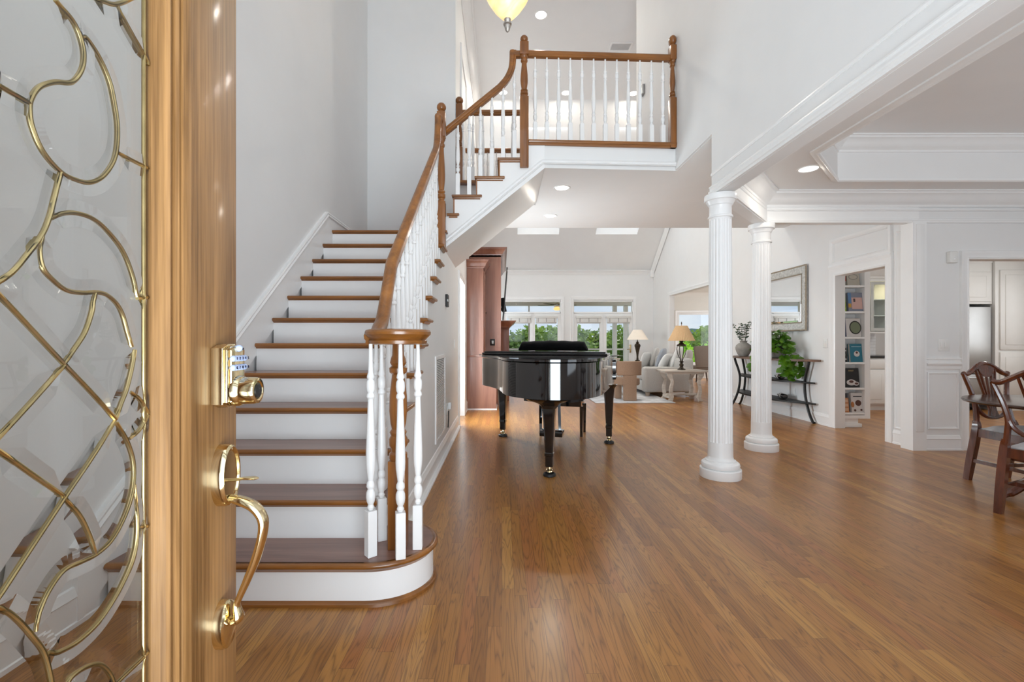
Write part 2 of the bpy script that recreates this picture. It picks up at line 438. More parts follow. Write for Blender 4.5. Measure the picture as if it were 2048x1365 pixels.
# closed wall under the stairs, stepped along the treads
pts = [(2.03, 0), (DB, 0), (DB, ZL-.03), (DR(12), ZL-.03)]
for k in range(11, 1, -1):
    pts += [(DR(k+1), k*R-.03), (DR(k), k*R-.03)]
pts += [(2.03, R+.002)] if False else [(DR(2), R-.03), (2.03, R-.03)]
struct('wall_stair', MB().prism([(XS-.08, d, z) for d, z in pts], (.08, 0, 0)), WALL, smooth=False)
# wall over the columns
mb = MB().prism([(XW, d, z) for d, z in ((-.06, 2.41), (3.95, 2.41), (3.95, ZC+.006), (6.16, ZC+.006), (6.16, ZT), (-.06, ZT))], (.11, 0, 0))
struct('wall_foyer', mb, WALL, smooth=False)
# right wall of hall and living room
BKD = (5.27, 6.06, 0, 2.03); BRO = (9.2, 12.06, 0, 2.37)
def gable(mb):
    mb.prism([(XR, d, z) for d, z in ((4.96, 3.27), (DBACK, 3.27), (9.66, ZT), (4.96, ZT))], (.12, 0, 0))
wallbox('wall_right', 'x', XR, XR+.12, 4.96, DBACK, 0, 3.27, [BKD, BRO], extra=gable)
WL = (.06, 1.737, 0.0, 2.39); WR = (2.106, 3.858, 0.0, 2.39)
wallbox('wall_back', 'y', DBACK, DBACK+.15, XS-.12, XR+.12, 0, 3.27, [WL, WR])
# dining walls
KD = (4.955, 5.85, 0, 2.03)
wallbox('wall_dining', 'y', DD, DD+.12, XR-.02, 6.45, 0, 2.73, [KD])
wallbox('wall_dining_side', 'x', 6.45, 6.57, -.2, DD+.12, 0, 3.2)
wallbox('wall_dining_front', 'y', -.2, -.06, XW+.11, 6.57, 0, 3.2, [(2.7, 5.7, .55, 2.35)])
# kitchen and breakfast room
wallbox('wall_kitchen_back', 'y', 8.35, 8.47, XR+.12, 9.1, 0, 2.75)
wallbox('wall_kitchen_side', 'x', 9.0, 9.12, DD+.12, 8.35, 0, 2.75, [(5.7, 7.1, 1.0, 2.2)])
wallbox('wall_kitchen_front', 'y', DD, DD+.12, 6.57, 9.12, 0, 2.75)
CREAM = plain('cream_paint', lin(226, 223, 216), .6, var=.01)
BW1 = (5.02, 5.35, .45, 2.06); BW2 = (5.56, 7.3, .45, 2.06)
wallbox('wall_breakfast_back', 'y', 14.4, 14.52, XR+.12, 8.6, 0, 2.75, [BW1, BW2], CREAM)
wallbox('wall_breakfast_side', 'x', 8.5, 8.62, 8.47, 14.4, 0, 2.75, [(9.6, 13.4, .45, 2.06)], CREAM)
wallbox('wall_breakfast_left', 'x', XR, XR+.12, DBACK, 14.52, 0, 2.75, (), CREAM)
struct('ceiling_breakfast', MB().box(XR+.12, 8.62, 8.47, 14.52, 2.70, 2.8), CREAM, smooth=False)
struct('ceiling_kitchen', MB().box(XR+.12, 9.12, DD+.12, 8.47, 2.70, 2.8), CEIL, smooth=False)
# lower hall ceiling, which carries the upper floor
mb = MB()
for poly in (((.44, 4.70), (1.84, 4.78), (1.84, DB+.1), (.44, DB+.1)), ((1.84, 3.98), (2.66, 4.84), (1.84, 4.84)), ((1.84, 4.84), (XR, 4.84), (XR, DB+.1), (1.84, DB+.1)), ((XS, DB+.1), (XR, DB+.1), (XR, 7.17), (XS, 7.17))):
    mb.prism([(x, d, ZC) for x, d in poly], (0, 0, ZU-.03-ZC))
bmesh.ops.remove_doubles(mb.bm, verts=mb.bm.verts, dist=1e-5)
struct('ceiling_hall', mb, CEIL, smooth=False)
mb = MB()
for poly in (((.25, 4.70), (1.82, 4.78), (1.82, DB+.02), (.25, DB+.02)), ((XS, DB+.02), (1.82, DB+.02), (1.82, 6.2), (XS, 6.2)), ((XS, 6.2), (XR, 6.2), (XR, 7.15), (XS, 7.15))):
    mb.prism([(x, d, ZU-.028) for x, d in poly], (0, 0, .027))
struct('floor_upper_hall', mb, TREAD, smooth=False)
struct('ceiling_upper', MB().box(XL-.12, XR+.15, -.2, 9.70, ZT, ZT+.15), CEIL, smooth=False)
# slope over the living room with two skylight wells
SK = [(.42, 1.55), (2.55, 3.68)]
SL = lambda d: 3.27+(DBACK-d)*(ZT-3.27)/(DBACK-9.66)
Ds = [9.66, 10.9, 12.40, DBACK+.1]
mb = MB()
for i in range(3):
    xs = [XS-.12, XR+.12] if i != 1 else [XS-.12, SK[0][0], SK[0][1], SK[1][0], SK[1][1], XR+.12]
    for a, b in zip(xs[::2], xs[1::2]):
        d0, d1 = Ds[i], Ds[i+1]
        mb.prism([(a, d0, SL(d0)), (a, d1, SL(d1)), (a, d1, SL(d1)+.3), (a, d0, SL(d0)+.3)], (b-a, 0, 0))
bmesh.ops.remove_doubles(mb.bm, verts=mb.bm.verts, dist=1e-5)
struct('ceiling_living', mb, CEIL, smooth=False)
def frosted(name):
    k = NT(name); n_ = k.noise(k.coords((4, 4, 4)), 3, 2); c = k.ramp(n_, [(.3, (.90, .93, .96)), (.7, (.95, .97, 1.0))])
    tl = k.t.nodes.new('ShaderNodeBsdfTranslucent'); tr = k.t.nodes.new('ShaderNodeBsdfTransparent'); mx = k.t.nodes.new('ShaderNodeMixShader'); mx.inputs[0].default_value = .45
    k.l(c, tl.inputs['Color']); k.l(tr.outputs[0], mx.inputs[1]); k.l(tl.outputs[0], mx.inputs[2])
    k.l(mx.outputs[0], [n for n in k.t.nodes if n.type == 'OUTPUT_MATERIAL'][0].inputs['Surface']); k.t.nodes.remove(k.b); return k.m
FROST = frosted('frosted_skylight')
for i, (a, b) in enumerate(SK):
    w = MB().prism([(a-.02, 10.85, SL(10.85)+.27), (a-.02, 12.45, SL(12.45)+.27), (a-.02, 12.45, SL(12.45)+.30), (a-.02, 10.85, SL(10.85)+.30)], (b-a+.04, 0, 0))
    struct('window_%d' % (i+1), w, FROST, smooth=False)

# dining ceiling with its tray
DZ, TZ = 2.73, 3.12
tray = [(2.605, .6), (2.605, 3.757), (3.245, 4.40), (5.5, 4.40), (5.95, 3.95), (5.95, .6)]
mb = MB()
out = [(XW+.11, -.06), (XW+.11, 3.9), (2.75, 4.80), (6.45, 4.80), (6.45, 4.80), (6.45, -.06)]
def ringceil(mb, inner, outer, z, t):
    n = len(inner)
    for zz in (z, z+t):
        a = [mb.bm.verts.new((x, d, zz)) for x, d in inner]; b = [mb.bm.verts.new((x, d, zz)) for x, d in outer]
        for i in range(n): mb.face([a[i], a[(i+1) % n], b[(i+1) % n], b[i]])
ringceil(mb, tray, out, DZ, .05)
mb.prism([(x, d, DZ) for x, d in tray], (0, 0, .001)) if False else None
for (x0, d0), (x1, d1) in zip(tray, tray[1:]+tray[:1]):
    mb.prism([(x0, d0, DZ), (x1, d1, DZ), (x1, d1, TZ), (x0, d0, TZ)], Vector((-(d1-d0), (x1-x0), 0)).normalized()*.02)
struct('ceiling_dining', mb, CEIL, smooth=False)
struct('ceiling_dining_tray', MB().box(2.4, 6.45, .3, 4.84, TZ, TZ+.1), CEIL, smooth=False)

# ---- mouldings
def crown(h, w):
    return [(0, 0), (0, -h), (.012, -h), (.016, -h*.86), (.03, -h*.8), (w*.45, -h*.52), (w*.72, -h*.24), (w*.80, -h*.2), (w*.84, -h*.1), (w, -h*.09), (w, 0)]
def flatp(pr): return [(a, b) for a, b in pr]
BASE = [(0, 0), (.022, 0), (.022, .018), (.016, .022), (.016, .115), (.020, .12), (.012, .14), (.008, .155), (0, .16)]
SHOE = [(0, 0), (.03, 0), (.028, .012), (.02, .02), (0, .022)]
CASE = [(0, 0), (0, .016), (.012, .022), (.02, .016), (.055, .018), (.07, .026), (.085, .026), (.09, .012), (.09, 0)]
ntrim = [0]
def trim(path, prof, nrm, closed=False, mat=TRIM, name=None):
    ntrim[0] += 1
    return struct(name or 'trim_%d' % ntrim[0], MB().sweep(path, prof, nrm, closed), mat)
Z = (0, 0, 1)
# baseboards (path runs with the room on its right side)
trim([(XS, 2.2, 0), (XS, 6.16, 0)], BASE, Z, name='baseboard_stair')
trim([(XS, 2.2, 0), (XS, 6.16, 0)], [(a+.016, b) for a, b in SHOE], Z, name='baseboard_stair_shoe')
trim([(XR, 9.1, 0), (XR, 6.16, 0)], [(a, b) for a, b in BASE], Z, name='baseboard_right')
trim([(XR, DBACK, 0), (XR, 12.1, 0)], BASE, Z, name='baseboard_right_far')
trim([(XL, .1, 0), (XL, 1.95, 0)], BASE, Z, name='baseboard_left')
trim([(XS, 7.21, 0), (XS, 7.70, 0)], BASE, Z, name='baseboard_hall')
trim([(XS, DBACK, 0), (.0, DBACK, 0)], BASE, Z, name='baseboard_back')
trim([(3.93, DBACK, 0), (XR, DBACK, 0)], BASE, Z, name='baseboard_back_right')
trim([(5.3+.75, DD, 0), (6.45, DD, 0)], BASE, Z, name='baseboard_dining_right')
# stair wall skirt, landing base
sk = [(XL+.001, DN(1)-.05, .12), (XL+.001, DN(1)-.05, 0.0)]
zs = lambda d: R+(d-DN(1))*R/G0+.205
d0, d1 = DN(1)-.12, 4.49
poly = [(d0, 0), (d0, zs(d0)), (d1, zs(d1)), (DB-.002, zs(d1)), (DB-.002, ZL-.2), (d1, ZL-.2)]
struct('trim_skirt', MB().prism([(XL, d, z) for d, z in poly], (.02, 0, 0)), TRIM, smooth=False)
trim([(XL, d0, zs(d0)), (XL, d1, zs(d1)), (XL, DB-.005, zs(d1))], [(-.03, 0), (-.03, .024), (-.018, .030), (-.006, .026), (.006, .034), (.014, .03), (.016, 0)], (1, 0, 0), name='trim_skirt_cap')
trim([(XL, DB, ZL), (XS, DB, ZL)], [(0, 0), (.018, 0), (.018, .09), (.01, .11), (0, .11)], Z, name='baseboard_landing')
# foyer architrave over the columns
AR = [(0, 0), (0, .022), (.02, .022), (.026, .03), (.038, .03), (.044, .018), (.062, .018), (.07, .026), (.082, .022), (.085, 0)]
trim([(XW, -.06, 2.412), (XW, 3.95, 2.412)], AR, (-1, 0, 0))
trim([(XW, -.06, 2.60), (XW, 3.95, 2.60)], [(-.012, 0), (-.012, .006), (0, .01), (.012, .006), (.012, 0)], (-1, 0, 0))
# beams
C1 = Vector((1.868, 3.893, 0)); C2 = Vector((2.79, 4.885, 0))
def beam(name, a, b, w, z0, z1):
    t = (b-a).normalized(); s = Vector((t.y, -t.x, 0))*w/2
    struct(name, MB().prism([(p.x, p.y, z0) for p in (a-s, b-s, b+s, a+s)], (0, 0, z1-z0)), TRIM, smooth=False)
beam('beam_corner', C1, C2, .11, 2.405, ZC)
beam('beam_dining', C2-V(.06, 0, 0), V(XR-.02, 4.885, 0), .10, 2.42, ZC)
# dining crown and frieze lines
t45 = (C2-C1).normalized(); s45 = Vector((t45.y, -t45.x, 0))*.055
cpath = [(XW+.11, -.06, DZ), (XW+.11, C1.y-.02, DZ), (C2.x+.012, 4.835, DZ), (6.45, 4.835, DZ), (6.45, -.06, DZ)]
trim(cpath, crown(.145, .135), Z)
fz = lambda z: [(x, d, z) for x, d, _ in cpath]
trim(fz(2.555), [(0, -.014), (.012, -.01), (.016, 0), (.012, .012), (0, .014)], Z)
trim(fz(2.455), [(0, -.04), (.018, -.04), (.022, -.02), (.014, -.012), (.014, .0), (0, .006)], Z)
# tray mouldings: bead round the opening and crown inside
tp = [(x, d, DZ) for x, d in tray]
trim([Vector(p) for p in tp], [(-.05, 0), (-.05, -.012), (-.03, -.022), (-.01, -.022), (0, -.03), (.012, -.02), (.012, .0)], Z, True)
trim([Vector((x, d, TZ)) for x, d in tray], crown(.135, .12), Z, True)
# living room crown along the back wall and up the gable, with corner blocks
LC = [(0, 0), (0, -.11), (.015, -.11), (.02, -.09), (.06, -.035), (.075, -.025), (.09, 0)]
trim([(XS, DBACK, 3.24), (XR, DBACK, 3.24)], LC, Z)
trim([(XR, DBACK-.02, 3.27), (XR, 9.66, ZT)], [(-b, a) for a, b in [(0, 0), (.015, -.15), (.03, -.12), (.06, -.05), (.08, 0)]], (-1, 0, 0))
struct('trim_corner_block', MB().box(XR-.10, XR, DBACK-.10, DBACK, 3.05, 3.26, .008), TRIM)
trim([(XS, DB+.12, ZT), (XS, 9.66, ZT)], crown(.16, .16), Z)
# upper hall door casings on the long wall
trim([(XS, 6.6, ZU), (XS, 6.6, 5.35), (XS, 7.5, 5.35), (XS, 7.5, ZU)], [(-a, b) for a, b in CASE], (1, 0, 0))
# fascia moulding under balcony and along the upper flight
trim([(XS+.02, 4.69, 2.19), (.42, 4.69, 3.01), (XW, 4.77, 3.015)], [(-.022, 0), (-.022, .012), (-.008, .018), (.006, .012), (.014, .02), (.024, .012), (.024, 0)], (0, -1, 0))
# hall door (closed) with casing
struct('door_1', MB().box(XS-.95, XS-.14, DOORH[1]-.01, DOORH[1]+.03, 0.005, DOORH[3]-.01), TRIM)
trim([(XS, DOORH[0], 0), (XS, DOORH[0], DOORH[3]), (XS, DOORH[1], DOORH[3]), (XS, DOORH[1], 0)], [(-a, b) for a, b in CASE], (1, 0, 0))
# living opening casing
trim([(XR, BRO[1], 0), (XR, BRO[1], BRO[3]), (XR, BRO[0], BRO[3]), (XR, BRO[0], 0)], [(-a, b) for a, b in CASE], (-1, 0, 0))
trim([(XR+.12, 8.47, 2.66), (XR+.12, 14.4, 2.66), (8.5, 14.4, 2.66), (8.5, 8.47, 2.66)], [(a, b+.04) for a, b in LC], Z, mat=CREAM)
# bookcase doorway: casing, panelled transom
trim([(XR, BKD[1], 0), (XR, BKD[1], BKD[3]), (XR, BKD[0], BKD[3]), (XR, BKD[0], 0)], [(-a*1.15, b) for a, b in CASE], (-1, 0, 0))
trim([(XR, BKD[0]-.1, 2.135), (XR, BKD[1]+.1, 2.135)], [(-.01, 0), (-.012, .03), (.02, .04), (.045, .03), (.05, 0)], (-1, 0, 0))
q0, q1 = BKD[0]-.09, BKD[1]+.09
trim([V(XR, q1, 2.17), V(XR, q1, 2.52), V(XR, q0, 2.52), V(XR, q0, 2.17)], [(0, 0), (0, .03), (.03, .034), (.05, .022), (.06, 0)], (-1, 0, 0), True)
# panel beside the doorway and the corner pilaster
struct('trim_pilaster', MB().box(4.345, XR+.04, DD-.03, DD+.12, 0, 2.43).box(4.375, XR+.01, DD-.042, DD-.02, .2, 2.40, .006), TRIM)
trim([V(XR, 5.15, .17), V(XR, 5.15, 2.40), V(XR, 5.02, 2.40), V(XR, 5.02, .17)], [(0, 0), (0, .012), (.012, .018), (.022, .008), (.025, 0)], (-1, 0, 0), True)
trim([(XR, 5.165, 0), (XR, 4.98, 0)], BASE, Z, name='baseboard_panel')
# dining wainscot: chair rail, frame, base, kitchen door casing
xa, xb = XR+.05, KD[0]-.085
trim([(xa, DD, 0), (xb, DD, 0)], BASE+[], Z, name='baseboard_dining')
trim([(xa, DD, .93), (xb, DD, .93)], [(0, -.07), (.012, -.07), (.014, -.035), (.022, -.03), (.03, -.01), (.018, 0), (.012, .03), (.022, .036), (.018, .05), (0, .055)], Z)
def pframe(x0, x1, z0, z1, d, k=1):
    trim([V(x0, d, z0), V(x0, d, z1), V(x1, d, z1), V(x1, d, z0)], [(0, 0), (0, .01), (.008*k, .016), (.018*k, .012), (.022*k, 0)], (0, -1, 0), True)
pframe(xa+.02, xb-.02, .22, .83, DD)
trim([(KD[0], DD, 0), (KD[0], DD, KD[3]), (KD[1], DD, KD[3]), (KD[1], DD, 0)], [(-a, b) for a, b in CASE], (0, -1, 0))
# ---- back windows and French doors
def glazed_leaf(name, n, x0, x1, z0, z1, d=DBACK+.05, stile=.11, bottom=.25, parent=None, t=.045):
    mb = MB()
    mb.box(x0, x0+stile, d-t/2, d+t/2, z0, z1).box(x1-stile, x1, d-t/2, d+t/2, z0, z1)
    mb.box(x0+stile, x1-stile, d-t/2, d+t/2, z1-stile, z1).box(x0+stile, x1-stile, d-t/2, d+t/2, z0, z0+bottom)
    o = struct(name, mb, TRIM, parent, smooth=False)
    g = obj('pane', MB().box(x0+stile, x1-stile, d-.004, d+.004, z0+bottom, z1-stile), GLASS, o, smooth=False)
    return o
wn = 3; dn = 2
for (a, b, z0, z1), isdoor in ((WL, False), (WR, True)):
    trim([(a, DBACK, 0), (a, DBACK, z1), (b, DBACK, z1), (b, DBACK, 0)], [(-x, y) for x, y in CASE], (0, -1, 0))
    mid = (a+b)/2
    fr = MB().box(a, b, DBACK+.02, DBACK+.14, 2.38-.05, 2.39).box(a, b, DBACK+.02, DBACK+.13, 1.985, 2.035)
    fr.box(a, a+.02, DBACK+.02, DBACK+.13, 0, 2.35).box(b-.02, b, DBACK+.02, DBACK+.13, 0, 2.35)
    if not isdoor: fr.box(mid-.035, mid+.035, DBACK+.02, DBACK+.13, 0, 2.0)
    w = struct('window_%d' % wn, fr, TRIM, smooth=False); wn += 1
    obj('pane', MB().box(a+.02, b-.02, DBACK+.07, DBACK+.078, 2.035, 2.33), GLASS, w, smooth=False)
    for i, (l, r_) in enumerate(((a+.02, mid-.003), (mid+.003, b-.02))):
        o = glazed_leaf(('door_%d' % dn) if isdoor else ('window_%d' % wn), 0, l, r_, .01, 1.98, stile=.10 if isdoor else .075)
        if isdoor:
            dn += 1
            if i == 1:
                hb = MB().box(r_-.075, r_-.03, DBACK+.005, DBACK+.03, .83, 1.07, .004).box(r_-.16, r_-.04, DBACK-.03, DBACK-.015, .92, .94, .004).box(r_-.06, r_-.045, DBACK-.03, DBACK+.01, .92, .94)
                obj('door_handle', hb, BRASS, o)
        else: wn += 1
# ---- roman shades
SHADE = plain('roman_shade_fabric', (.70, .69, .66), .85, var=.03, scale=30)
SHTAB = plain('shade_tab_fabric', (.38, .37, .36), .9)
for i, (l, r_, lab) in enumerate(((.16, .86, 'pale roman shade on the window pane next to the wooden mantel'), (.965, 1.64, 'pale roman shade on the second window pane from the mantel'),
                                 (2.18, 2.93, 'pale roman shade on the French door leaf without a handle'), (3.06, 3.79, 'pale roman shade on the French door leaf with the brass handle'))):
    th = thing('roman_shade', lab, 'window blind', ((l+r_)/2, DBACK, 1.7), 'roman shades on the back windows')
    obj('valance', MB().box(l, r_, DBACK-.045, DBACK+.02, 1.845, 1.91, .006), SHADE, th)
    fb = MB()
    for q in range(3): fb.box(l+.03, r_-.03, DBACK-.03+q*.012, DBACK-.012+q*.012, 1.715-q*.012, 1.845, .006)
    f_ = obj('shade_fabric', fb, SHADE, th)
    for q in (.15, .5, .85):
        obj('tab', MB().box(l+(r_-l)*q-.012, l+(r_-l)*q+.012, DBACK-.034, DBACK-.028, 1.735, 1.845), SHTAB, f_, smooth=False)
# breakfast windows
for (a, b, z0, z1) in (BW1, BW2, ):
    glazed_leaf('window_%d' % wn, 0, a, b, z0, z1, d=14.43, stile=.05, bottom=.05); wn += 1
    trim([V(a, 14.4, z0), V(a, 14.4, z1), V(b, 14.4, z1), V(b, 14.4, z0)], [(-x, y) for x, y in CASE], (0, -1, 0), True)
tag(obj('roman_shade', MB().box(BW1[0]+.01, BW1[1]-.01, 14.36, 14.40, 1.78, 1.98, .006), SHADE), 'pale shade raised on the narrow breakfast room window', 'window blind')

# ------------------------------------------------------------------ staircase
def nosing(mb, x0, x1, d0, d1, z, t=.028, left_open=True):
    """tread board, rounded along the front (low d) edge and the hall (high x) end"""
    r = t/2
    prof = [(0, 0)]+[(-r*math.sin(PI*i/6), -r+r*math.cos(PI*i/6)) for i in range(0, 7)]+[(0, -t)]
    prof = [(d0+r+a if i not in (0,) else d1, b) for i, (a, b) in enumerate(prof)]
    pr = [(d1, 0)]+[(d0+r-r*math.sin(PI*i/6), -r+r*math.cos(PI*i/6)) for i in range(7)]+[(d1, -t)]
    mb.prism([(x0, d, z+b) for d, b in pr], (x1-x0, 0, 0))
    return mb
XT = -.555                                   # hall end of the treads
st = thing('staircase', 'straight white riser staircase with brown oak treads against the foyer wall', 'staircase', (-1.15, DN(1), 0))
def bull(d_in, off=0.0):
    """outline of the bullnose starting step (x, d)"""
    ax, ay = .262+off, .235+off
    cx, cd = -.60, DN(1)+.02+.235
    o = [(XL+.022, cd-ay)]
    for i in range(25):
        a = -PI/2+PI*i/24
        o.append((cx+ax*math.cos(a), cd+ay*math.sin(a)))
    o += [(XL+.022, cd+ay)]
    return o
o1 = bull(DR(2)+.14)
struct_pts = [(x, d, 0) for x, d in o1]
obj('riser', MB().prism(struct_pts, (0, 0, R-.028)), TRIM, st)
o2 = bull(DR(2)+.15, .010)
obj('tread', MB().prism([(x, d, R-.028) for x, d in o2], (0, 0, .028)), TREAD, st, smooth=False)
obj('nosing', MB().sweep([(x, d, R) for x, d in o2[:-1]], [(-.012, 0)]+[(.014*math.sin(PI*i/6), -.014+.014*math.cos(PI*i/6)) for i in range(7)]+[(-.012, -.028)], Z), OAK, st)
# the oak nosing face of the first tread reads lighter: its own edge band and the shoe at the floor
obj('shoe_moulding', MB().sweep([(x, d, 0) for x, d in bull(DR(2)+.14)[:-2]], [(0, 0), (.018, 0), (.016, .012), (.008, .02), (0, .022)], Z), OAK, st)
obj('cove_moulding', MB().sweep([(x, d, R-.028) for x, d in bull(DR(2)+.14)[:-2]], [(0, 0), (.014, 0), (.006, -.008), (0, -.016)], Z), OAK, st)
NOSE = OAK
for k in range(2, 13):
    z = k*R
    obj('riser', MB().box(XL+.02, XS+.0005, DR(k)-.004, DR(k)+.014, z-R+(.0005), z-.0285), TRIM, st, smooth=False)
    dn_, de = DN(k), (DR(k+1)+.0 if k < 12 else DR(12)+.06)
    obj('tread', MB().box(XL+.02, XT-.014, dn_+.014, de, z-.028, z), TREAD, st, smooth=False)
    pr = [(0, 0)]+[(.014*math.sin(PI*i/6), -.014+.014*math.cos(PI*i/6)) for i in range(7)]+[(0, -.028)]
    pr2 = pr + [(.0, -.046), (-.010, -.046)] if False else pr
    e = MB().sweep([(XL+.02, dn_+.014, z), (XT-.014, dn_+.014, z), (XT-.014, de+.02, z)], pr, Z)
    e.sweep([(XL+.02, dn_+.027, z-.028), (XS+.012, dn_+.027, z-.028), (XS+.012, de+.01, z-.028)], [(0, 0), (.012, 0), (.004, -.008), (0, -.014), (-.008, -.014), (-.008, 0)], Z)
    obj('nosing', e, OAK, st)
# landing
lb = MB().box(XL+.02, XS, DR(12)+.06, DB, ZL-.028, ZL)
obj('landing', lb, TREAD, st, smooth=False)

# ---- turned parts
BAL = [(.010, .212), (.0165, .225), (.0115, .238), (.0185, .255), (.0215, .275), (.0205, .295), (.0135, .312), (.0195, .325), (.0185, .338), (.0125, .352), (.016, .375),
       (.0205, .41), (.022, .445), (.0212, .50), (.0185, .58), (.0155, .66), (.0130, .728), (.0130, .738), (.0195, .748), (.0185, .758), (.0135, .768), (.0190, .78), (.0205, .80), (.0190, .82),
       (.0130, .832), (.0180, .842), (.0160, .852), (.0120, .865), (.0098, .92), (.0085, 1.0)]
def bal_mesh(p, h, sq=.21, rot=0, half=.0215, segs=12):
    p = Vector(p); mb = MB(); M = Matrix.Translation(p) @ Matrix.Rotation(rot, 4, 'Z')
    hs = h*sq if sq < 1 else sq-1
    mb.box(-half, half, -half, half, 0, hs, .002, 1, M=M)
    k = (h-hs)/(1-.21)
    # keep the turning in proportion, only the pin and the square stretch
    mb.lathe([(r, hs+(z-.21)*k-.0005) for r, z in BAL], p, segs)
    return mb
def newel(parent, c, z0, zsq, zt, zb, ztop, half=.044, mat=OAKZ, name='newel_post', hx=None, lower=True):
    c = Vector((c[0], c[1], 0)); mb = MB(); hx = hx or half; k = hx/half
    mb.box(c.x-hx, c.x+hx, c.y-half, c.y+half, z0, zsq, .004)
    mb.box(c.x-hx, c.x+hx, c.y-half, c.y+half, zt, zb, .004)
    L = zt-zsq; t = []
    for r, u in ((.92, -.01), (.95, .02), (.72, .035), (.70, .06), (.92, .075), (.95, .10), (.90, .125), (.70, .14), (.86, .155), (.86, .175), (.62, .19), (.66, .22), (.86, .34), (.90, .42), (.84, .55), (.70, .68), (.60, .78), (.58, .84), (.72, .85), (.82, .87), (.82, .89), (.66, .90), (.68, .93), (.92, .955), (.98, .98), (.95, 1.01)):
        t.append((r*half, zsq+u*L))
    mb.lathe(t, c, 20, sx=k)
    n = MB()
    hb = ztop-zb; r = hb*.50
    pr = [(half*.8, zb), (half*.82, zb+.004), (r*.55, zb+hb*.08), (r*.55, zb+hb*.14)]
    for i in range(9):
        a = -PI*.36+(PI*.86)*i/8; pr.append((max(r*math.cos(a), 0 if i == 8 else .001), zb+hb*.56+r*math.sin(a)*.95))
    n.lathe(pr, c, 18, sx=k)
    o = obj(name, mb, mat, parent); obj('finial', n, mat, o); return o
RAIL = [(0, -.020), (.004, -.026), (.018, -.024), (.026, -.031), (.042, -.033), (.056, -.028), (.066, -.016), (.070, 0), (.066, .016), (.056, .028), (.042, .033), (.026, .031), (.018, .024), (.004, .026), (0, .020)]
# ---- railing of the lower flight
XB = -.625
ra = thing('stair_railing', 'oak handrail on white balusters rising from the volute to the landing post', 'railing', (XB, DN(1)+.2, R))
slope = R/G0
zr = lambda d: 2.20+(d-4.15)*slope+.60       # underside of the rail
VC = Vector((-.487, 2.135, 0))
vz = 1.140
vol = MB().lathe([(.118, vz), (.132, vz+.004), (.134, vz+.018), (.128, vz+.024), (.136, vz+.032), (.150, vz+.046), (.1515, vz+.058), (.146, vz+.067), (.13, vz+.071), (.0, vz+.073)], VC, 40)
obj('volute', vol, OAK, ra)
path = [(XB+.02, 2.10, vz), (XB+.01, 2.22, vz+.004), (XB, 2.32, vz+.045), (XB, 2.42, vz+.13), (XB, 2.6, zr(2.6)), (XB, 4.36, zr(4.36)), (XB, 4.42, zr(4.42)+.05)]
path = catmull(path[:5], 5)+[Vector(p) for p in path[5:]]
gp = [Vector(path[-1]), V(XB, 4.47, zr(4.47)+.14), V(XB, 4.487, zr(4.47)+.26), V(XB, 4.487, 3.36)]
path = path[:-1]+catmull(gp, 5)
obj('handrail', MB().sweep(path, RAIL, (-1, 0, 0)), OAKY, ra)
obj('handrail_return', MB().sweep([(XB, 4.45, 3.325), (XB, 4.58, 3.325)], RAIL, (-1, 0, 0)), OAKY, ra)
newel(ra, (XS-.012, 4.60), 2.10, 2.56, 3.22, 3.47, 3.565, half=.042)
vn = MB().box(VC.x-.04, VC.x+.04, VC.y-.04, VC.y+.04, R, .60, .003)
vn.lathe([(.036, .595), (.042, .61), (.042, .63), (.032, .64), (.034, .655), (.043, .67), (.043, .70), (.034, .715), (.040, .73), (.030, .745), (.036, .77), (.042, .83), (.040, .90), (.032, .97), (.028, 1.00), (.040, 1.01), (.042, 1.03), (.030, 1.04), (.038, 1.055), (.034, 1.075), (.028, 1.09), (.026, 1.142)], VC, 20)
obj('newel_post', vn, OAKZ, ra)
for (x, d, r_) in ((-.590, 2.045, .72), (-.452, 2.025, .30), (-.392, 2.120, .05), (-.585, 2.21, .5)):
    obj('baluster', bal_mesh((x, d, R), vz-R+.004, .215, r_), TRIM, ra)
for k in range(2, 12):
    for q in (.055, .175):
        d = DN(k)+q
        if d > 4.40: continue
        zt = (zr(d) if d > 2.55 else vz+max(0, (d-2.24))*.62)+.012
        obj('baluster', bal_mesh((XB, d, k*R), zt-k*R, 1+.20+q*slope*.9, 0, segs=10), TRIM, ra)

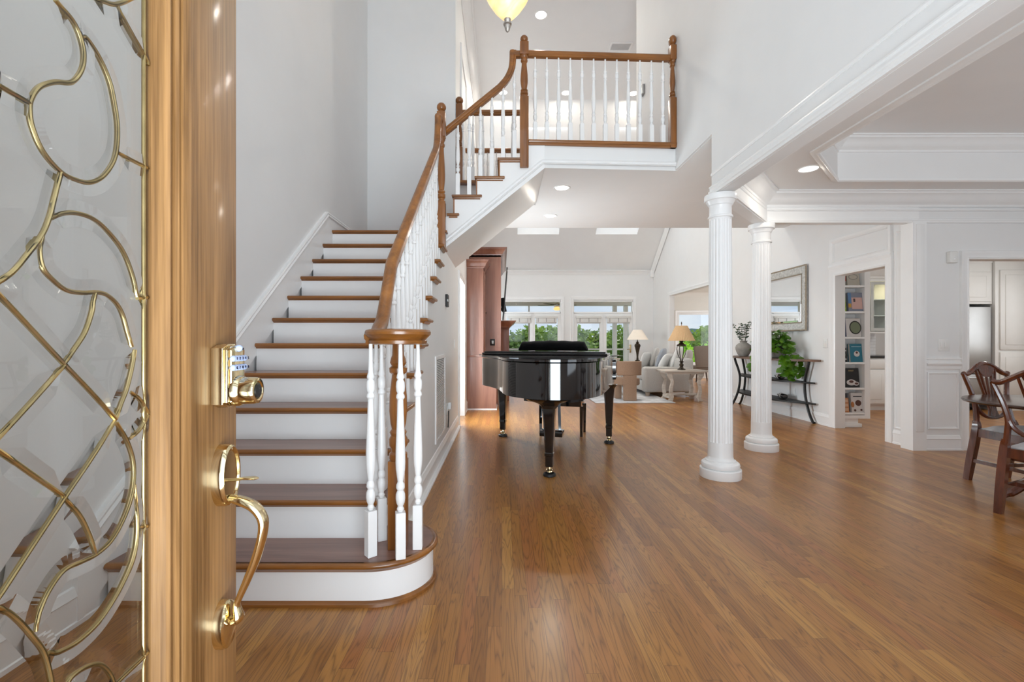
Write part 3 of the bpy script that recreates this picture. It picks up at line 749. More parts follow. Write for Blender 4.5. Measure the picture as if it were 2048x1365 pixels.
# ---- upper flight
YF = 4.69; G2 = .234
XN = lambda k: -.517+(k-14)*G2              # nosing of upper flight treads
uf = thing('upper_staircase', 'short upper stair flight with oak treads rising to the balcony', 'staircase', (0, 5.2, ZL))
XRi = lambda k: XN(k)+.026
pts = [(XS, 2.11), (.44, 2.945), (.44, ZU-.03), (XRi(17), ZU-.03), (XRi(17), 16*R-.03)]
for k in (16, 15, 14):
    pts += [(XRi(k+1) if k < 16 else XRi(17), k*R-.03), (XRi(k), k*R-.03), (XRi(k), (k-1)*R-.03)]
pts += [(XS, 13*R-.03)]
cl = [pts[0]]
for p in pts[1:]:
    if (Vector(p)-Vector(cl[-1])).length > 1e-4: cl.append(p)
obj('stringer', MB().prism([(x, YF, z) for x, z in cl], (0, DB-.002-YF, 0)), TRIM, uf, smooth=False)
for k in (13, 14, 15, 16):
    z = k*R; xa_ = max(XN(k), XS+.03) if k == 13 else XN(k); xb_ = XRi(k+1)
    obj('tread', MB().box(xa_+.014, xb_, YF-.012, DB-.003, z-.03, z), TREAD, uf, smooth=False)
    pr = [(0, 0)]+[(.014*math.sin(PI*i/6), -.014+.014*math.cos(PI*i/6)) for i in range(7)]+[(0, -.028)]
    e = MB().sweep([(xa_+.014, DB-.003, z), (xa_+.014, YF-.012, z), (xb_+.038, YF-.012, z), (xb_+.038, YF, z)], pr, Z)
    e.sweep([(xa_+.024, YF-.001, z-.028), (xb_+.032, YF-.001, z-.028)], [(0, 0), (.014, 0), (.010, -.012), (.002, -.018), (0, -.018)], Z)
    obj('nosing', e, OAK, uf)
    if k > 13: obj('riser', MB().box(XRi(k)-.012, XRi(k)+.002, YF-.004, DB-.003, z-R+.0005, z-.03), OAKZ, uf, smooth=False)
obj('riser', MB().box(XRi(17)-.012, XRi(17)+.002, YF-.004, DB-.003, 16*R+.0005, ZU-.03), OAKZ, uf, smooth=False)
# railing of the upper flight
YR = 4.715
ru = thing('stair_railing', 'sloping oak handrail on white balusters between landing post and balcony post', 'railing', (-.2, YR, 14*R))
s2 = R/G2
pu = [(-.60, 3.315), (-.30, 3.36+.245*s2), (-.02, 3.36+.525*s2), (.05, 3.36+.60*s2+.02), (.10, 3.97), (.115, 4.06), (.118, 4.165)]
pu3 = [V(x, YR, z) for x, z in pu]
pp = pu3[:3]+catmull(pu3[2:], 5)[1:]
obj('handrail', MB().sweep([V(-.555, YR-.05, pp[0].z-.01)]+pp if False else pp, [(a-.03, b) for a, b in RAIL], (0, 1, 0)), OAK, ru)
obj('handrail_return', MB().sweep([V(.085, YR, 4.098), V(.20, YR, 4.098)], RAIL, (0, 1, 0)), OAK, ru)
zu = lambda x: 3.33+(x+.545)*s2
for k in (14, 15, 16):
    for q in (.06, .178):
        x = XN(k)+q
        zt = zu(x) if x < -.02 else (zu(x)+.02+(.06 if x > .06 else 0))
        obj('baluster', bal_mesh((x, YR, k*R), zt-k*R+.02, 1+.19+q*s2*.7, 0, segs=10), TRIM, ru)
NB = (.229, YR-.015)
newel(ru, NB, 2.945, 3.675, 4.105, 4.235, 4.315, half=.044)
# balcony railing
bA, bB = V(.229, 4.70, 0), V(1.787, 4.775, 0)
bt = (bB-bA).normalized(); bn = V(bt.y, -bt.x, 0)
rb = thing('balcony_railing', 'white balustrade with oak rail along the balcony edge above the foyer', 'railing', (1.0, 4.74, ZU))
up = lambda p, z: V(p.x, p.y, z)
obj('handrail', MB().sweep([up(bA+bt*.04, 4.095), up(bB-bt*.03, 4.095)], RAIL, -bn), OAK, rb)
obj('base_rail', MB().sweep([up(bA+bt*.045-bn*.01, ZU-.035), up(bB+bt*.03-bn*.01, ZU-.035)], [(0, -.02), (0, .03), (.02, .034), (.024, .046), (.034, .052), (.044, .048), (.046, .04), (.046, -.02)], bn) if False else
    MB().sweep([up(bA+bt*.045, ZU-.06), up(bB+bt*.03, ZU-.06)], [(0, 0), (.026, 0), (.03, .018), (.040, .024), (.046, .036), (.042, .05), (.03, .056), (-.04, .056), (-.04, .05), (0, .05)], Z), OAK, rb)
for i in range(12):
    p = P(1070+23.55*i, 200, 4.72); x = p.x; d = bA.y+(x-bA.x)*bt.y/bt.x
    obj('baluster', bal_mesh((x, d-.0, ZU-.004), 4.10-ZU, .215, math.atan2(bt.y, bt.x), segs=12), TRIM, rb)
newel(rb, (bB.x, bB.y), ZU-.06, 3.70, 4.10, 4.25, 4.36, half=.044, hx=.031)
# rail behind the upper flight and rail over the living room
def simple_rail(label, x0, x1, d, n, z=ZU, newels=(), base=True, dots=None):
    r_ = thing('guard_railing', label, 'railing', ((x0+x1)/2, d, z))
    obj('handrail', MB().sweep([(x0, d, z+.865), (x1, d, z+.865)], RAIL, (0, 1, 0)), OAK, r_)
    if base: obj('base_rail', MB().box(x0, x1, d-.05, d+.02, z-.03, z+.006, .008), OAK, r_)
    for i in range(n):
        x = x0+(x1-x0)*(i+.5)/n if dots is None else dots[i]
        obj('baluster', bal_mesh((x, d, z), .87, .215, 0, segs=8), TRIM, r_)
    for x in newels: newel(r_, (x, d), z-.02, z+.44, z+.80, z+1.0, z+1.10, half=.042)
    return r_
simple_rail('oak topped guard rail behind the upper stair flight', XS+.03, .33, DB+.045, 7, newels=(XS+.046,))
simple_rail('far guard rail of the upper hall overlooking the living room', XS+.03, 4.40, 7.10, 36, newels=())
# ------------------------------------------------------------------ fluted columns
def column(c, z1, label):
    t = thing('fluted_column', label, 'column', c, kind='thing')
    b = MB().lathe([(.163, 0), (.165, .004), (.165, .072), (.160, .078), (.138, .079), (.150, .088), (.154, .105), (.148, .124), (.134, .134), (.122, .137), (.122, .146), (.110, .150), (.104, .160), (.1005, .175)], c, 48)
    obj('base', b, TRIM, t)
    n = 20; segs = n*6
    fl = lambda j: (1-.07*max(0, math.cos(2*PI*j/6))**.8) if True else 1
    s = MB()
    prof = [(.1, .17), (.0985, .30)]
    s.lathe(prof, c, segs)
    s.lathe([(.0985, .30), (.0985, .301)], c, segs)
    s.lathe([(.0985*(1-0), .30), (.0965, .34), (.094, 1.2), (.0895, 1.9), (.0885, 2.19)], c, segs, mod=fl)
    s.lathe([(.0885, 2.188), (.0885, 2.215)], c, segs)
    obj('shaft', s, TRIM, t, angle=50)
    k = MB().lathe([(.0885, 2.205), (.098, 2.207), (.100, 2.217), (.096, 2.225), (.088, 2.229), (.088, 2.305), (.092, 2.312), (.097, 2.316), (.099, 2.324), (.112, 2.345), (.116, 2.352), (.126, 2.353), (.128, 2.358), (.128, z1-.004), (.126, z1), (0, z1)], c, 48)
    obj('capital', k, TRIM, t)
column(V(C1.x, C1.y, 0), 2.404, 'white fluted column nearer the foyer, under the corner of the high wall')
column(V(C2.x-.012, C2.y-.01, 0), 2.404, 'white fluted column farther back, between the piano and the console table')

# ------------------------------------------------------------------ front door, opened inwards
PF = V(-.5405, .926, 0); PHI = math.radians(-4)
dd = V(math.sin(PHI), math.cos(PHI), 0)          # hinge -> free edge
dnm = V(dd.y, -dd.x, 0)                          # outward face (towards the doorway)
DWID, DHGT = .915, 2.40
hinge = PF-dd*DWID
def dpt(px, py, off=0.0):
    """point of the door plane (moved OFF along its normal) behind a pixel; returns s (from the hinge), z"""
    o = PF+dnm*off; ray = V((px-CX)/F, 1, 0)
    t = o.dot(dnm)/ray.dot(dnm); p = ray*t
    return (p-hinge).dot(dd), H-(py-CY)*t/F
def dw(s, z, off=0.0): return hinge+dd*s+dnm*off+V(0, 0, z)
fd = thing('front_door', 'open wooden entry door with a curling brass leaded glass panel', 'door', hinge, kind='thing')
sF, _ = dpt(372, 684); sM, _ = dpt(303, 684, -.015)
st_in = DWID-sF                                   # flat stile from the free edge
sG0, sG1 = DWID-sM, sM                            # glass opening (sG0 mirrored on the hinge side)
gz0, gz1 = .30, 2.20
DM = Matrix(((dd.x, dnm.x, 0, hinge.x), (dd.y, dnm.y, 0, hinge.y), (0, 0, 1, 0), (0, 0, 0, 1)))
TH = .031
def dbox(mb, s0, s1, o0, o1, z0, z1, bevel=0): return mb.box(s0, s1, o0, o1, z0, z1, bevel, M=DM)
fr = MB()
dbox(fr, 0, sG0, -TH, 0, .01, DHGT, .002); dbox(fr, sG1, DWID, -TH, 0, .01, DHGT, .002)
dbox(fr, sG0, sG1, -TH, 0, .01, gz0, .002); dbox(fr, sG0, sG1, -TH, 0, gz1, DHGT, .002)
obj('stile_and_rail_frame', fr, DOORW, fd)
mp_ = [(-.004, -.014), (.0, .006), (.006, .010), (.014, .008), (.020, .004), (.021, -.004), (.0235, -.004), (.024, .009), (.031, .012), (.037, .009), (.038, -.001), (.0405, -.001), (.041, .013), (.050, .017), (.062, .017), (.070, .011), (.071, .003), (.074, .003), (.075, .008), (.080, .006), (.080, -.006)]
w_ = sG1-sF if False else (sF-sM)
k_ = (sF-sM)/.080
ml = MB().sweep([dw(sG0, gz0), dw(sG0, gz1), dw(sG1, gz1), dw(sG1, gz0)], [(-a*k_, b) for a, b in mp_], dnm, True)
obj('glazing_moulding', ml, DOORW, fd)
GO = -.019
gm = MB(); dbox(gm, sG0+.001, sG1-.001, GO-.003, GO, gz0+.001, gz1-.001)
DGLASS = clear_glass('leaded_glass', (.95, .965, .96), 1.0)
gl = obj('leaded_glass', gm, DGLASS, fd, smooth=False)
CAMES = [
 [(109, 0), (147, 48), (164, 96), (162, 136), (141, 164), (106, 164), (76, 174), (60, 196), (56, 217), (61, 253), (83, 303), (119, 344), (152, 361), (177, 365), (202, 354), (222, 328), (231, 298), (233, 253), (227, 207), (217, 162), (197, 116), (172, 78), (160, 74)],
 [(-60, 140), (0, 174), (58, 208)], [(233, 306), (268, 324), (303, 341)], [(230, 8), (262, 68), (303, 138)], [(180, -8), (210, 5), (232, 8), (268, -6)],
 [(119, 344), (114, 364), (104, 404), (96, 435), (81, 470), (51, 510), (20, 546), (-30, 580)],
 [(96, 437), (121, 427), (152, 427), (187, 440), (217, 467), (245, 505), (263, 551), (273, 594)], [(273, 597), (303, 597)],
 [(81, 472), (76, 500), (83, 536), (104, 561), (131, 581), (162, 586), (190, 585), (212, 591), (232, 609), (244, 632), (253, 665), (262, 694)],
 [(188, 586), (184, 604), (181, 626), (167, 666), (143, 703), (124, 729)],
 [(-50, 540), (0, 595), (63, 662), (126, 729), (178, 783), (230, 840)], [(126, 731), (66, 798), (9, 860), (-50, 924)],
 [(228, 843), (180, 918), (128, 994), (64, 1090), (0, 1187), (-30, 1232)], [(-60, 868), (0, 906), (62, 950), (126, 994)],
 [(230, 838), (240, 808), (251, 780), (262, 735), (268, 700)], [(258, 785), (276, 798), (296, 828)], [(296, 830), (276, 861), (256, 878)],
 [(231, 846), (251, 881), (263, 916), (266, 951), (261, 991), (246, 1036), (221, 1081), (191, 1109), (161, 1124), (125, 1142), (95, 1182), (75, 1227), (68, 1264)],
 [(125, 997), (156, 1031), (176, 1071), (189, 1109)],
 [(266, 970), (273, 1051), (266, 1111), (241, 1172), (201, 1237), (156, 1282), (115, 1305), (93, 1307)], [(275, 1056), (303, 1048)],
 [(-50, 1205), (0, 1219), (30, 1239), (60, 1272), (85, 1307), (100, 1365), (104, 1420)], [(125, 1420), (133, 1365), (166, 1337), (196, 1330), (216, 1347), (226, 1375), (230, 1420)],
 [(303, 1298), (270, 1330), (233, 1365), (200, 1400)],
]
smid = (sG0+sG1)/2
cm = MB(); bv = MB()
def came(pts2):
    pts = [dw(s, z, GO+.001) for s, z in pts2]
    cm.tube(pts, .0027, 8)
    if len(pts) < 9: pts = [pts[0].lerp(pts[-1], i/8) for i in range(9)] if len(pts) == 2 else catmull(pts, 4)
    n = len(pts); rings = []
    for i, p in enumerate(pts):                       # bevel ribbon, tapering out at both ends
        t = (pts[min(i+1, n-1)]-pts[max(i-1, 0)]).normalized(); s_ = t.cross(dnm); k = max(.08, min(1, i/3, (n-1-i)/3))
        rings.append([p+s_*(a*k)+dnm*(.0005+b*k) for a, b in ((-.017, .0), (-.0022, .0024), (.0022, .0024), (.017, .0), (0, -.0004))])
    bv.loft(rings)
for c in CAMES:
    sp_ = [dpt(x, y, GO) for x, y in c]
    sp_ = [(a, b) for a, b in sp_ if sG0+.0 < a]
    dense = catmull([(a, b, 0) for a, b in sp_], 5) if len(sp_) > 2 else [Vector((a, b, 0)) for a, b in sp_]
    q = [(min(p.x, sG1-.004), p.y) for p in dense if p.x > smid and gz0 < p.y < gz1]
    if len(q) > 1:
        came(q)
        came([(2*smid-a, b) for a, b in q])
for s_ in (sG0+.012, sG1-.012):
    cm.tube([dw(s_, gz0, GO+.001), dw(s_, gz1, GO+.001)], .0027, 8)
BEV = bpy.data.materials.new('bevelled_glass'); BEV.use_nodes = True
b_ = BEV.node_tree.nodes['Principled BSDF']; b_.inputs['Transmission Weight'].default_value = 1; b_.inputs['Roughness'].default_value = .0; b_.inputs['IOR'].default_value = 1.45
n_ = BEV.node_tree.nodes.new('ShaderNodeTexNoise'); r_ = BEV.node_tree.nodes.new('ShaderNodeValToRGB'); r_.color_ramp.elements[0].color = (.97, .98, .98, 1); r_.color_ramp.elements[1].color = (1, 1, 1, 1)
BEV.node_tree.links.new(n_.outputs['Fac'], r_.inputs[0]); BEV.node_tree.links.new(r_.outputs[0], b_.inputs['Base Color'])
c_ = obj('lead_came', cm, CAME, fd); c_['kind'] = 'stuff'
e_ = obj('bevelled_edge', bv, BEV, fd, smooth=False); e_['kind'] = 'stuff'
# keypad deadbolt
kx, kz = DWID-.063, 1.0
sk_, zk_ = dpt(444, 751); kc = (sk_+.006, zk_)
def zpx(py, s, off=.02):
    p = dw(s, 0, off); return H-(py-CY)*p.y/F
ks = DWID-.060
lk = thing('keypad_deadbolt', 'polished brass keypad lock with pale number buttons on the entry door', 'lock', dw(ks, zpx(751, ks)), kind='thing') if False else None
zt_, zb_ = zpx(684, ks), zpx(818, ks)
zm_ = (zt_+zb_)/2; kh = (zt_-zb_)/2; kw = .034
def octo(w, h, c=.013): return [(-w, -h+c*.6), (-w+c, -h+c*.3), (-w*.35, -h), (w*.35, -h), (w-c, -h+c*.3), (w, -h+c*.6), (w, h-c*.6), (w-c, h-c*.3), (w*.35, h), (-w*.35, h), (-w+c, h-c*.3), (-w, h-c*.6)]
kb = MB()
kb.prism([dw(ks+a, zm_+b, 0) for a, b in octo(kw, kh-.004)], dnm*.022, .002)
kb.prism([dw(ks+a, zm_+b, .0215) for a, b in octo(kw-.004, kh-.007)], dnm*.007, .003)
kb.prism([dw(ks+a, zm_+b, .028) for a, b in octo(kw-.009, kh-.010, .009)], dnm*.006, .003)
kp = obj('keypad_body', kb, BRASS, fd, label='brass keypad lock body')
cylc = zpx(782, ks, .03)
cy = MB().lathe([(.030, .030), (.029, .040), (.026, .044), (.0255, .066), (.024, .070), (.019, .0705), (.017, .068), (.016, .069), (.0, .069)], dw(ks, cylc, 0), 28, axis=dnm)
obj('deadbolt_cylinder', cy, BRASS, kp)
obj('keyhole_plug', MB().lathe([(.0125, .0685), (.0125, .0712), (.009, .0718), (0, .0718)], dw(ks, cylc, 0), 20, axis=dnm).box(-.0012, .0012, .0715, .0724, -.005, .005, M=Matrix.Translation(dw(ks, cylc, 0)) @ Matrix(((dd.x, dnm.x, 0, 0), (dd.y, dnm.y, 0, 0), (0, 0, 1, 0), (0, 0, 0, 1)))), BLACKM, kp)
BTN = plain('pale_lock_button', (.50, .60, .86), .35, var=.03)
INK = plain('dark_ink', (.012, .012, .03), .6)
TM = Matrix(((dd.x, 0, dnm.x, 0), (dd.y, 0, dnm.y, 0), (0, 1, 0, 0), (0, 0, 0, 1)))
bz1, bz2, bz0 = zpx(717, ks, .035), zpx(735, ks, .035), zpx(697, ks, .035)
for r_i, (zrow, digs) in enumerate(((bz1, '12345'), (bz2, '67890'))):
    for i, ch in enumerate(digs):
        s = ks-.021+i*.0105
        bb = obj('button', MB().ell(dw(s, zrow, .034), .0053, .0075, .0060, 12, 8, M=Matrix(((dd.x, 0, dnm.x, 0), (dd.y, 0, dnm.y, 0), (0, 1, 0, 0), (0, 0, 0, 1))).to_3x3().to_4x4() if False else None), BTN, kp)
        text('digit', ch, .0078, Matrix.Translation(dw(s+.0006, zrow, .0415)) @ TM, INK, bb)
obj('button', MB().ell(dw(ks-.001, bz0, .034), .008, .0072, .0066, 12, 8), BTN, kp)
obj('lock_symbol', MB().box(-.002, .002, .041, .0425, -.003, .001, M=Matrix.Translation(dw(ks, bz0, 0)) @ Matrix(((dd.x, dnm.x, 0, 0), (dd.y, dnm.y, 0, 0), (0, 0, 1, 0), (0, 0, 0, 1)))), INK, kp)
# handle set
hz_t, hz_b = zpx(888, ks), zpx(1012, ks); hc = (hz_t+hz_b)/2; hh = (hz_t-hz_b)/2
hs = MB()
def ovalp(prof, c, sx, sy):
    rings = []
    for r, o in prof:
        if r < 1e-6: r = 1e-4
        rings.append([dw(ks+r*sx*math.cos(2*PI*j/32), c+r*sy*math.sin(2*PI*j/32), o) for j in range(32)])
    hs.loft(rings)
ovalp([(1.0, 0), (1.0, .012), (.97, .019), (.90, .0225), (.84, .0215), (.78, .018), (.4, .017), (0, .017)], hc, .034, hh)
z2t, z2b = zpx(1200, ks), zpx(1296, ks); c2 = (z2t+z2b)/2
hs2 = hs; hs = MB()
ovalp([(1.0, 0), (1.0, .009), (.95, .016), (.85, .019), (.4, .021), (0, .021)], c2, .030, (z2t-z2b)/2)
pl = obj('handle_rose', hs2, BRASS, fd, label='upper oval brass rose of the handle'); obj('handle_foot', hs, BRASS, fd, label='lower oval brass plate of the handle')
th_ = MB()
th_.tube([dw(ks, hc-.010, .010), dw(ks, hc-.010, .028), dw(ks+.002, hc-.008, .042), dw(ks+.006, hc-.009, .060), dw(ks+.010, hc-.010, .066)], [.007, .0075, .0085, .0095, .004], 10, flat=.32, up=V(dd.x, dd.y, 0))
obj('thumb_latch', th_, BRASS, pl)
gpts = [dw(ks, hc-.045, .018), dw(ks, hc-.050, .038), dw(ks, hc-.062, .062), dw(ks, hc-.085, .078), dw(ks, hc-.115, .078), dw(ks, hc-.160, .066), dw(ks, hc-.20, .050), dw(ks, hc-.235, .035), dw(ks, c2+.035, .030), dw(ks, c2+.012, .034), dw(ks, c2+.004, .024)]
gr = catmull(gpts, 5); rad = [.010, .0125, .0135, .0128, .012, .0115, .010, .0080, .0085, .0125, .011]
rr = []
for i in range(len(gr)):
    u = i/(len(gr)-1)*(len(rad)-1); a = min(int(u), len(rad)-2); rr.append(rad[a]+(rad[a+1]-rad[a])*(u-a))
obj('grip', MB().tube(gr, rr, 14, flat=.72, up=V(dd.x, dd.y, 0)), BRASS, pl)

# ------------------------------------------------------------------ ceiling lights
WARM = (1.0, .93, .82)
LENS = emit('lamp_lens', (1.0, .96, .88), 4.0)
def can(px, py, z, label, power, tilt=None, r=.075):
    D = (z-H)*F/(CY-py); c = V((px-CX)*D/F, D, z)
    t = thing('recessed_light', label, 'ceiling light', c, 'recessed ceiling lights')
    obj('trim_ring', MB().lathe([(r, 0), (r+.004, -.004), (r+.018, -.006), (r+.022, -.002), (r+.022, .0), ], c, 28), TRIM, t)
    obj('lens', MB().lathe([(r+.002, -.0005), (r, -.003), (r*.6, -.0045), (0, -.005)], c, 24), LENS, t)
    l = lamp('recessed_lamp', 'AREA', (0, 0, -.012), (0, 0, 0), power, WARM, r*1.7, shape='DISK'); l.parent = t
    return t
can(1124, 376, ZC, 'round recessed light in the low hall ceiling above the piano lid', 1.5)
can(1101, 432, ZC, 'round recessed light in the low ceiling nearest the living room skylights', 12)
can(1617, 338, DZ, 'round recessed light in the dining ceiling beside the raised tray', 6)
can(1082, 30, ZT, 'round recessed light in the high ceiling by the hanging bowl lamp', 21, r=.085)
can(1006, 185, ZT, 'round high ceiling light seen through the sloping stair balusters', 21, r=.085)
can(1132, 186, ZT, 'round high ceiling light seen through the middle of the balcony balusters', 21, r=.085)
can(1267, 187, ZT, 'round high ceiling light at the white wall edge behind the balcony', 21, r=.085)
vp = V((1241-CX)*(ZT-H)*F/(CY-93)/F, (ZT-H)*F/(CY-93), ZT)
vt = thing('ceiling_vent', 'white slatted air vent in the high upper ceiling', 'vent', vp)
fv_ = MB()
for a0, a1, b0, b1 in ((-.19, .19, -.12, -.09), (-.19, .19, .09, .12), (-.19, -.16, -.09, .09), (.16, .19, -.09, .09)): fv_.box(vp.x+a0, vp.x+a1, vp.y+b0, vp.y+b1, ZT-.012, ZT, .002)
obj('frame', fv_, TRIM, vt); gv_ = MB()
for i in range(16):
    x = vp.x-.15+i*.02; gv_.bar((x, vp.y-.09, ZT-.008), (x, vp.y+.09, ZT-.008), .014, .002)
gv_.box(vp.x-.16, vp.x+.16, vp.y-.09, vp.y+.09, ZT-.002, ZT-.0005); obj('grille', gv_, plain('vent_grey', (.6, .6, .6), .5), vt)
# pendant bowl lamp
pc = P(1015, 65, 2.9); pz = pc.z
pt = thing('pendant_lamp', 'hanging amber alabaster bowl lamp with a silver acorn finial', 'pendant lamp', (pc.x, pc.y, pz))
k = NT('alabaster'); vv = k.coords((1, 1, 1)); nn = k.noise(vv, 7, 4, .6, 1.5)
cc_ = k.ramp(nn, [(.3, (1.0, .66, .25)), (.6, (1.0, .80, .44))]); k.l(cc_, k.b.inputs['Emission Color']); k.l(cc_, k.b.inputs['Base Color'])
k.b.inputs['Emission Strength'].default_value = .72; k.b.inputs['Roughness'].default_value = .25
bp = [(.022, .085), (.045, .10), (.085, .145), (.125, .205), (.16, .28), (.185, .36), (.20, .44), (.205, .46), (.198, .46), (.18, .37), (.15, .28), (.11, .20), (.06, .125), (.02, .10)]
obj('bowl', MB().lathe([(r, pz+z) for r, z in bp], (pc.x, pc.y, 0), 40), k.m, pt)
fin = MB().lathe([(0, 0), (.006, .003), (.014, .014), (.0185, .032), (.020, .045), (.026, .048), (.027, .054), (.020, .058), (.016, .064), (.020, .07), (.022, .082), (.019, .088), (.016, .094), (.023, .100), (.027, .112), (.027, .120), (.020, .123), (0, .124)], pc, 24)
obj('finial', fin, NICKEL, pt)
hg = MB()
for a in (0, 2*PI/3, 4*PI/3): hg.tube([V(pc.x+.2*math.cos(a), pc.y+.2*math.sin(a), pz+.45), V(pc.x+.02*math.cos(a), pc.y+.02*math.sin(a), pz+1.0)], .006, 6)
hg.lathe([(.03, pz+.98), (.035, pz+1.0), (.012, pz+1.06), (.008, pz+1.1), (.008, ZT-.05), (.07, ZT-.04), (.08, ZT)], (pc.x, pc.y, 0), 12)
obj('suspension', hg, NICKEL, pt)
pl_ = lamp('pendant_bulb', 'POINT', (0, 0, .42), (0, 0, 0), 9, (1, .82, .55)); pl_.data.shadow_soft_size = .08; pl_.parent = pt

# ------------------------------------------------------------------ piano
PM = V(.614, 5.36, 0); PU = V(.9537, -.301, 0); PVv = V(-.301, -.9537, 0)
def pp_(u, v, z): return PM+PU*u+PVv*v+V(0, 0, z)
pi = thing('grand_piano', 'black lacquered baby grand piano, tail towards the entry', 'piano', PM)
ol = [(-.74, -.30), (-.74, .05), (-.74, .38), (-.69, .56), (-.54, .74), (-.40, .92), (-.30, 1.12), (-.22, 1.30), (-.11, 1.47), (.06, 1.59), (.25, 1.635), (.43, 1.58), (.56, 1.45), (.635, 1.24), (.66, .95), (.67, .5), (.67, -.30)]
oc = [ol[0]]+[(p.x, p.y) for p in catmull([(a, b, 0) for a, b in ol], 6)][1:]
def offs(o, d):
    out = []
    n = len(o)
    for i in range(n):
        a = Vector(o[max(i-1, 0)]); b = Vector(o[min(i+1, n-1)]); t = (b-a).normalized()
        out.append((o[i][0]+(-t.y)*d, o[i][1]+t.x*d))
    return out
# rim as a bent wall, then soundboard, lid
inner = offs(oc, -.03)
if abs(inner[len(inner)//2][1]) > abs(oc[len(oc)//2][1]): inner = offs(oc, .03)
rim = MB()
def wallstrip(mb, A, B, z0, z1):
    n = len(A); r = []
    for (u, v), (u2, v2) in zip(A, B):
        r.append([mb.bm.verts.new(pp_(*q)) for q in ((u, v, z0), (u, v, z1), (u2, v2, z1), (u2, v2, z0))])
    for a, b in zip(r, r[1:]):
        for j in range(4): mb.face([a[j], a[(j+1) % 4], b[(j+1) % 4], b[j]])
    mb.face(r[0][::-1]); mb.face(r[-1])
wallstrip(rim, oc, inner, .675, .975)
obj('rim', rim, BLACKG, pi, angle=45)
bb = MB().prism([pp_(u, v, .685) for u, v in inner], (0, 0, .05))
for (u0, v0, u1, v1) in ((-.55, .45, .45, 1.40), (.55, .4, .05, 1.45), (-.2, .3, .2, 1.5)):
    bb.bar(pp_(u0, v0, .665), pp_(u1, v1, .665), .09, .06)
bb.prism([pp_(u, v, .655) for u, v in ((-.72, -.28), (.65, -.28), (.65, .30), (-.72, .30))], (0, 0, .04))
obj('underframe', bb, BLACKM, pi, smooth=False)
lid = MB().prism([pp_(u, v, .985) for u, v in offs(oc, -.012 if offs(oc, -.012)[len(oc)//2][1] > oc[len(oc)//2][1] else .012)], (0, 0, .022), .006)
obj('lid', lid, BLACKG, pi)
lf = MB().prism([pp_(u, v, 1.008) for u, v in ((-.75, .42), (.645, .42), (.645, .02), (-.75, .02))], (0, 0, .022), .005)
lf.prism([pp_(u, v, .992) for u, v in ((-.70, .44), (.60, .44), (.74, .16), (.74, -.02), (-.86, -.02), (-.86, .22))], (0, 0, .014), .004)
lf.prism([pp_(u, v, 1.0295) for u, v in ((-.73, .40), (.625, .40), (.625, .20), (-.73, .20))], (0, 0, .018), .005)
obj('folded_lid_flap', lf, BLACKG, pi)
kb_ = MB().prism([pp_(u, v, .70) for u, v in ((-.76, -.48), (.69, -.48), (.69, -.28), (-.76, -.28))], (0, 0, .07), .006)
kb_.prism([pp_(u, v, .77) for u, v in ((-.76, -.48), (-.70, -.48), (-.70, -.28), (-.76, -.28))], (0, 0, .17), .01)
kb_.prism([pp_(u, v, .77) for u, v in ((.63, -.48), (.69, -.48), (.69, -.28), (.63, -.28))], (0, 0, .17), .01)
kb_.prism([pp_(u, v, .77) for u, v in ((-.70, -.30), (.63, -.30), (.63, -.28), (-.70, -.28))], (0, 0, .17))
obj('keybed', kb_, BLACKG, pi)
obj('keys', MB().prism([pp_(u, v, .771) for u, v in ((-.69, -.46), (.62, -.46), (.62, -.31), (-.69, -.31))], (0, 0, .022)), plain('ivory_keys', (.8, .79, .74), .3), pi, smooth=False)
def pleg(u, v, flare):
    mb = MB(); c = pp_(u, v, 0)
    M = Matrix.Translation(c) @ Matrix(((PU.x, PVv.x, 0, 0), (PU.y, PVv.y, 0, 0), (0, 0, 1, 0), (0, 0, 0, 1)))
    ws = [(.046, .085), (.042, .086), (.034, .215), (.040, .218), (.040, .235), (.034, .238), (.058, .56), (.062, .60)] + ([(.075, .625), (.12, .645), (.17, .660), (.19, .670)] if flare else [(.07, .63), (.095, .652), (.11, .670)])
    ws = [(.030, .082), (.033, .085), (.033, .17), (.038, .175), (.038, .20), (.034, .205), (.048, .48), (.056, .58)] + ([(.072, .61), (.105, .635), (.16, .655), (.18, .670)] if flare else [(.062, .63), (.08, .655), (.09, .670)])
    def sec(w): 
        c_ = w*.28
        return [(-w+c_, -w), (w-c_, -w), (w, -w+c_), (w, w-c_), (w-c_, w), (-w+c_, w), (-w, w-c_), (-w, -w+c_)]
    mb.loft([[M @ V(x, y, z) for x, y in sec(w)] for w, z in ws])
    o = obj('leg', mb, BLACKG, pi, angle=20)
    obj('caster', MB().lathe([(.012, .03), (.022, .034), (.016, .045), (.026, .05), (.030, .056), (.022, .062), (.020, .084)], c, 16).ell(c+V(.014, 0, .038), .010, .018, .018, 10, 8), BRASS, o)
    obj('caster_cup', MB().lathe([(.052, 0), (.055, .004), (.054, .02), (.044, .027), (.038, .026), (.036, .018), (0, .016)], c, 24), BLACKM, o)
pleg(.24, 1.445, True); pleg(-.60, 0, False) if False else None
for u in (-.632, .632): pleg(u, 0, False)
ly = MB().bar(pp_(-.09, .12, .12), pp_(-.06, .05, .68), .03, .03).bar(pp_(.09, .12, .12), pp_(.06, .05, .68), .03, .03)
ly.prism([pp_(u, v, .07) for u, v in ((-.13, .06), (.13, .06), (.13, .20), (-.13, .20))], (0, 0, .07), .008)
lyo = obj('pedal_lyre', ly, BLACKG, pi)
for u in (-.06, 0, .06): obj('pedal', MB().bar(pp_(u, .05, .06), pp_(u, -.06, .045), .022, .008, bevel=.003), BRASS, lyo)
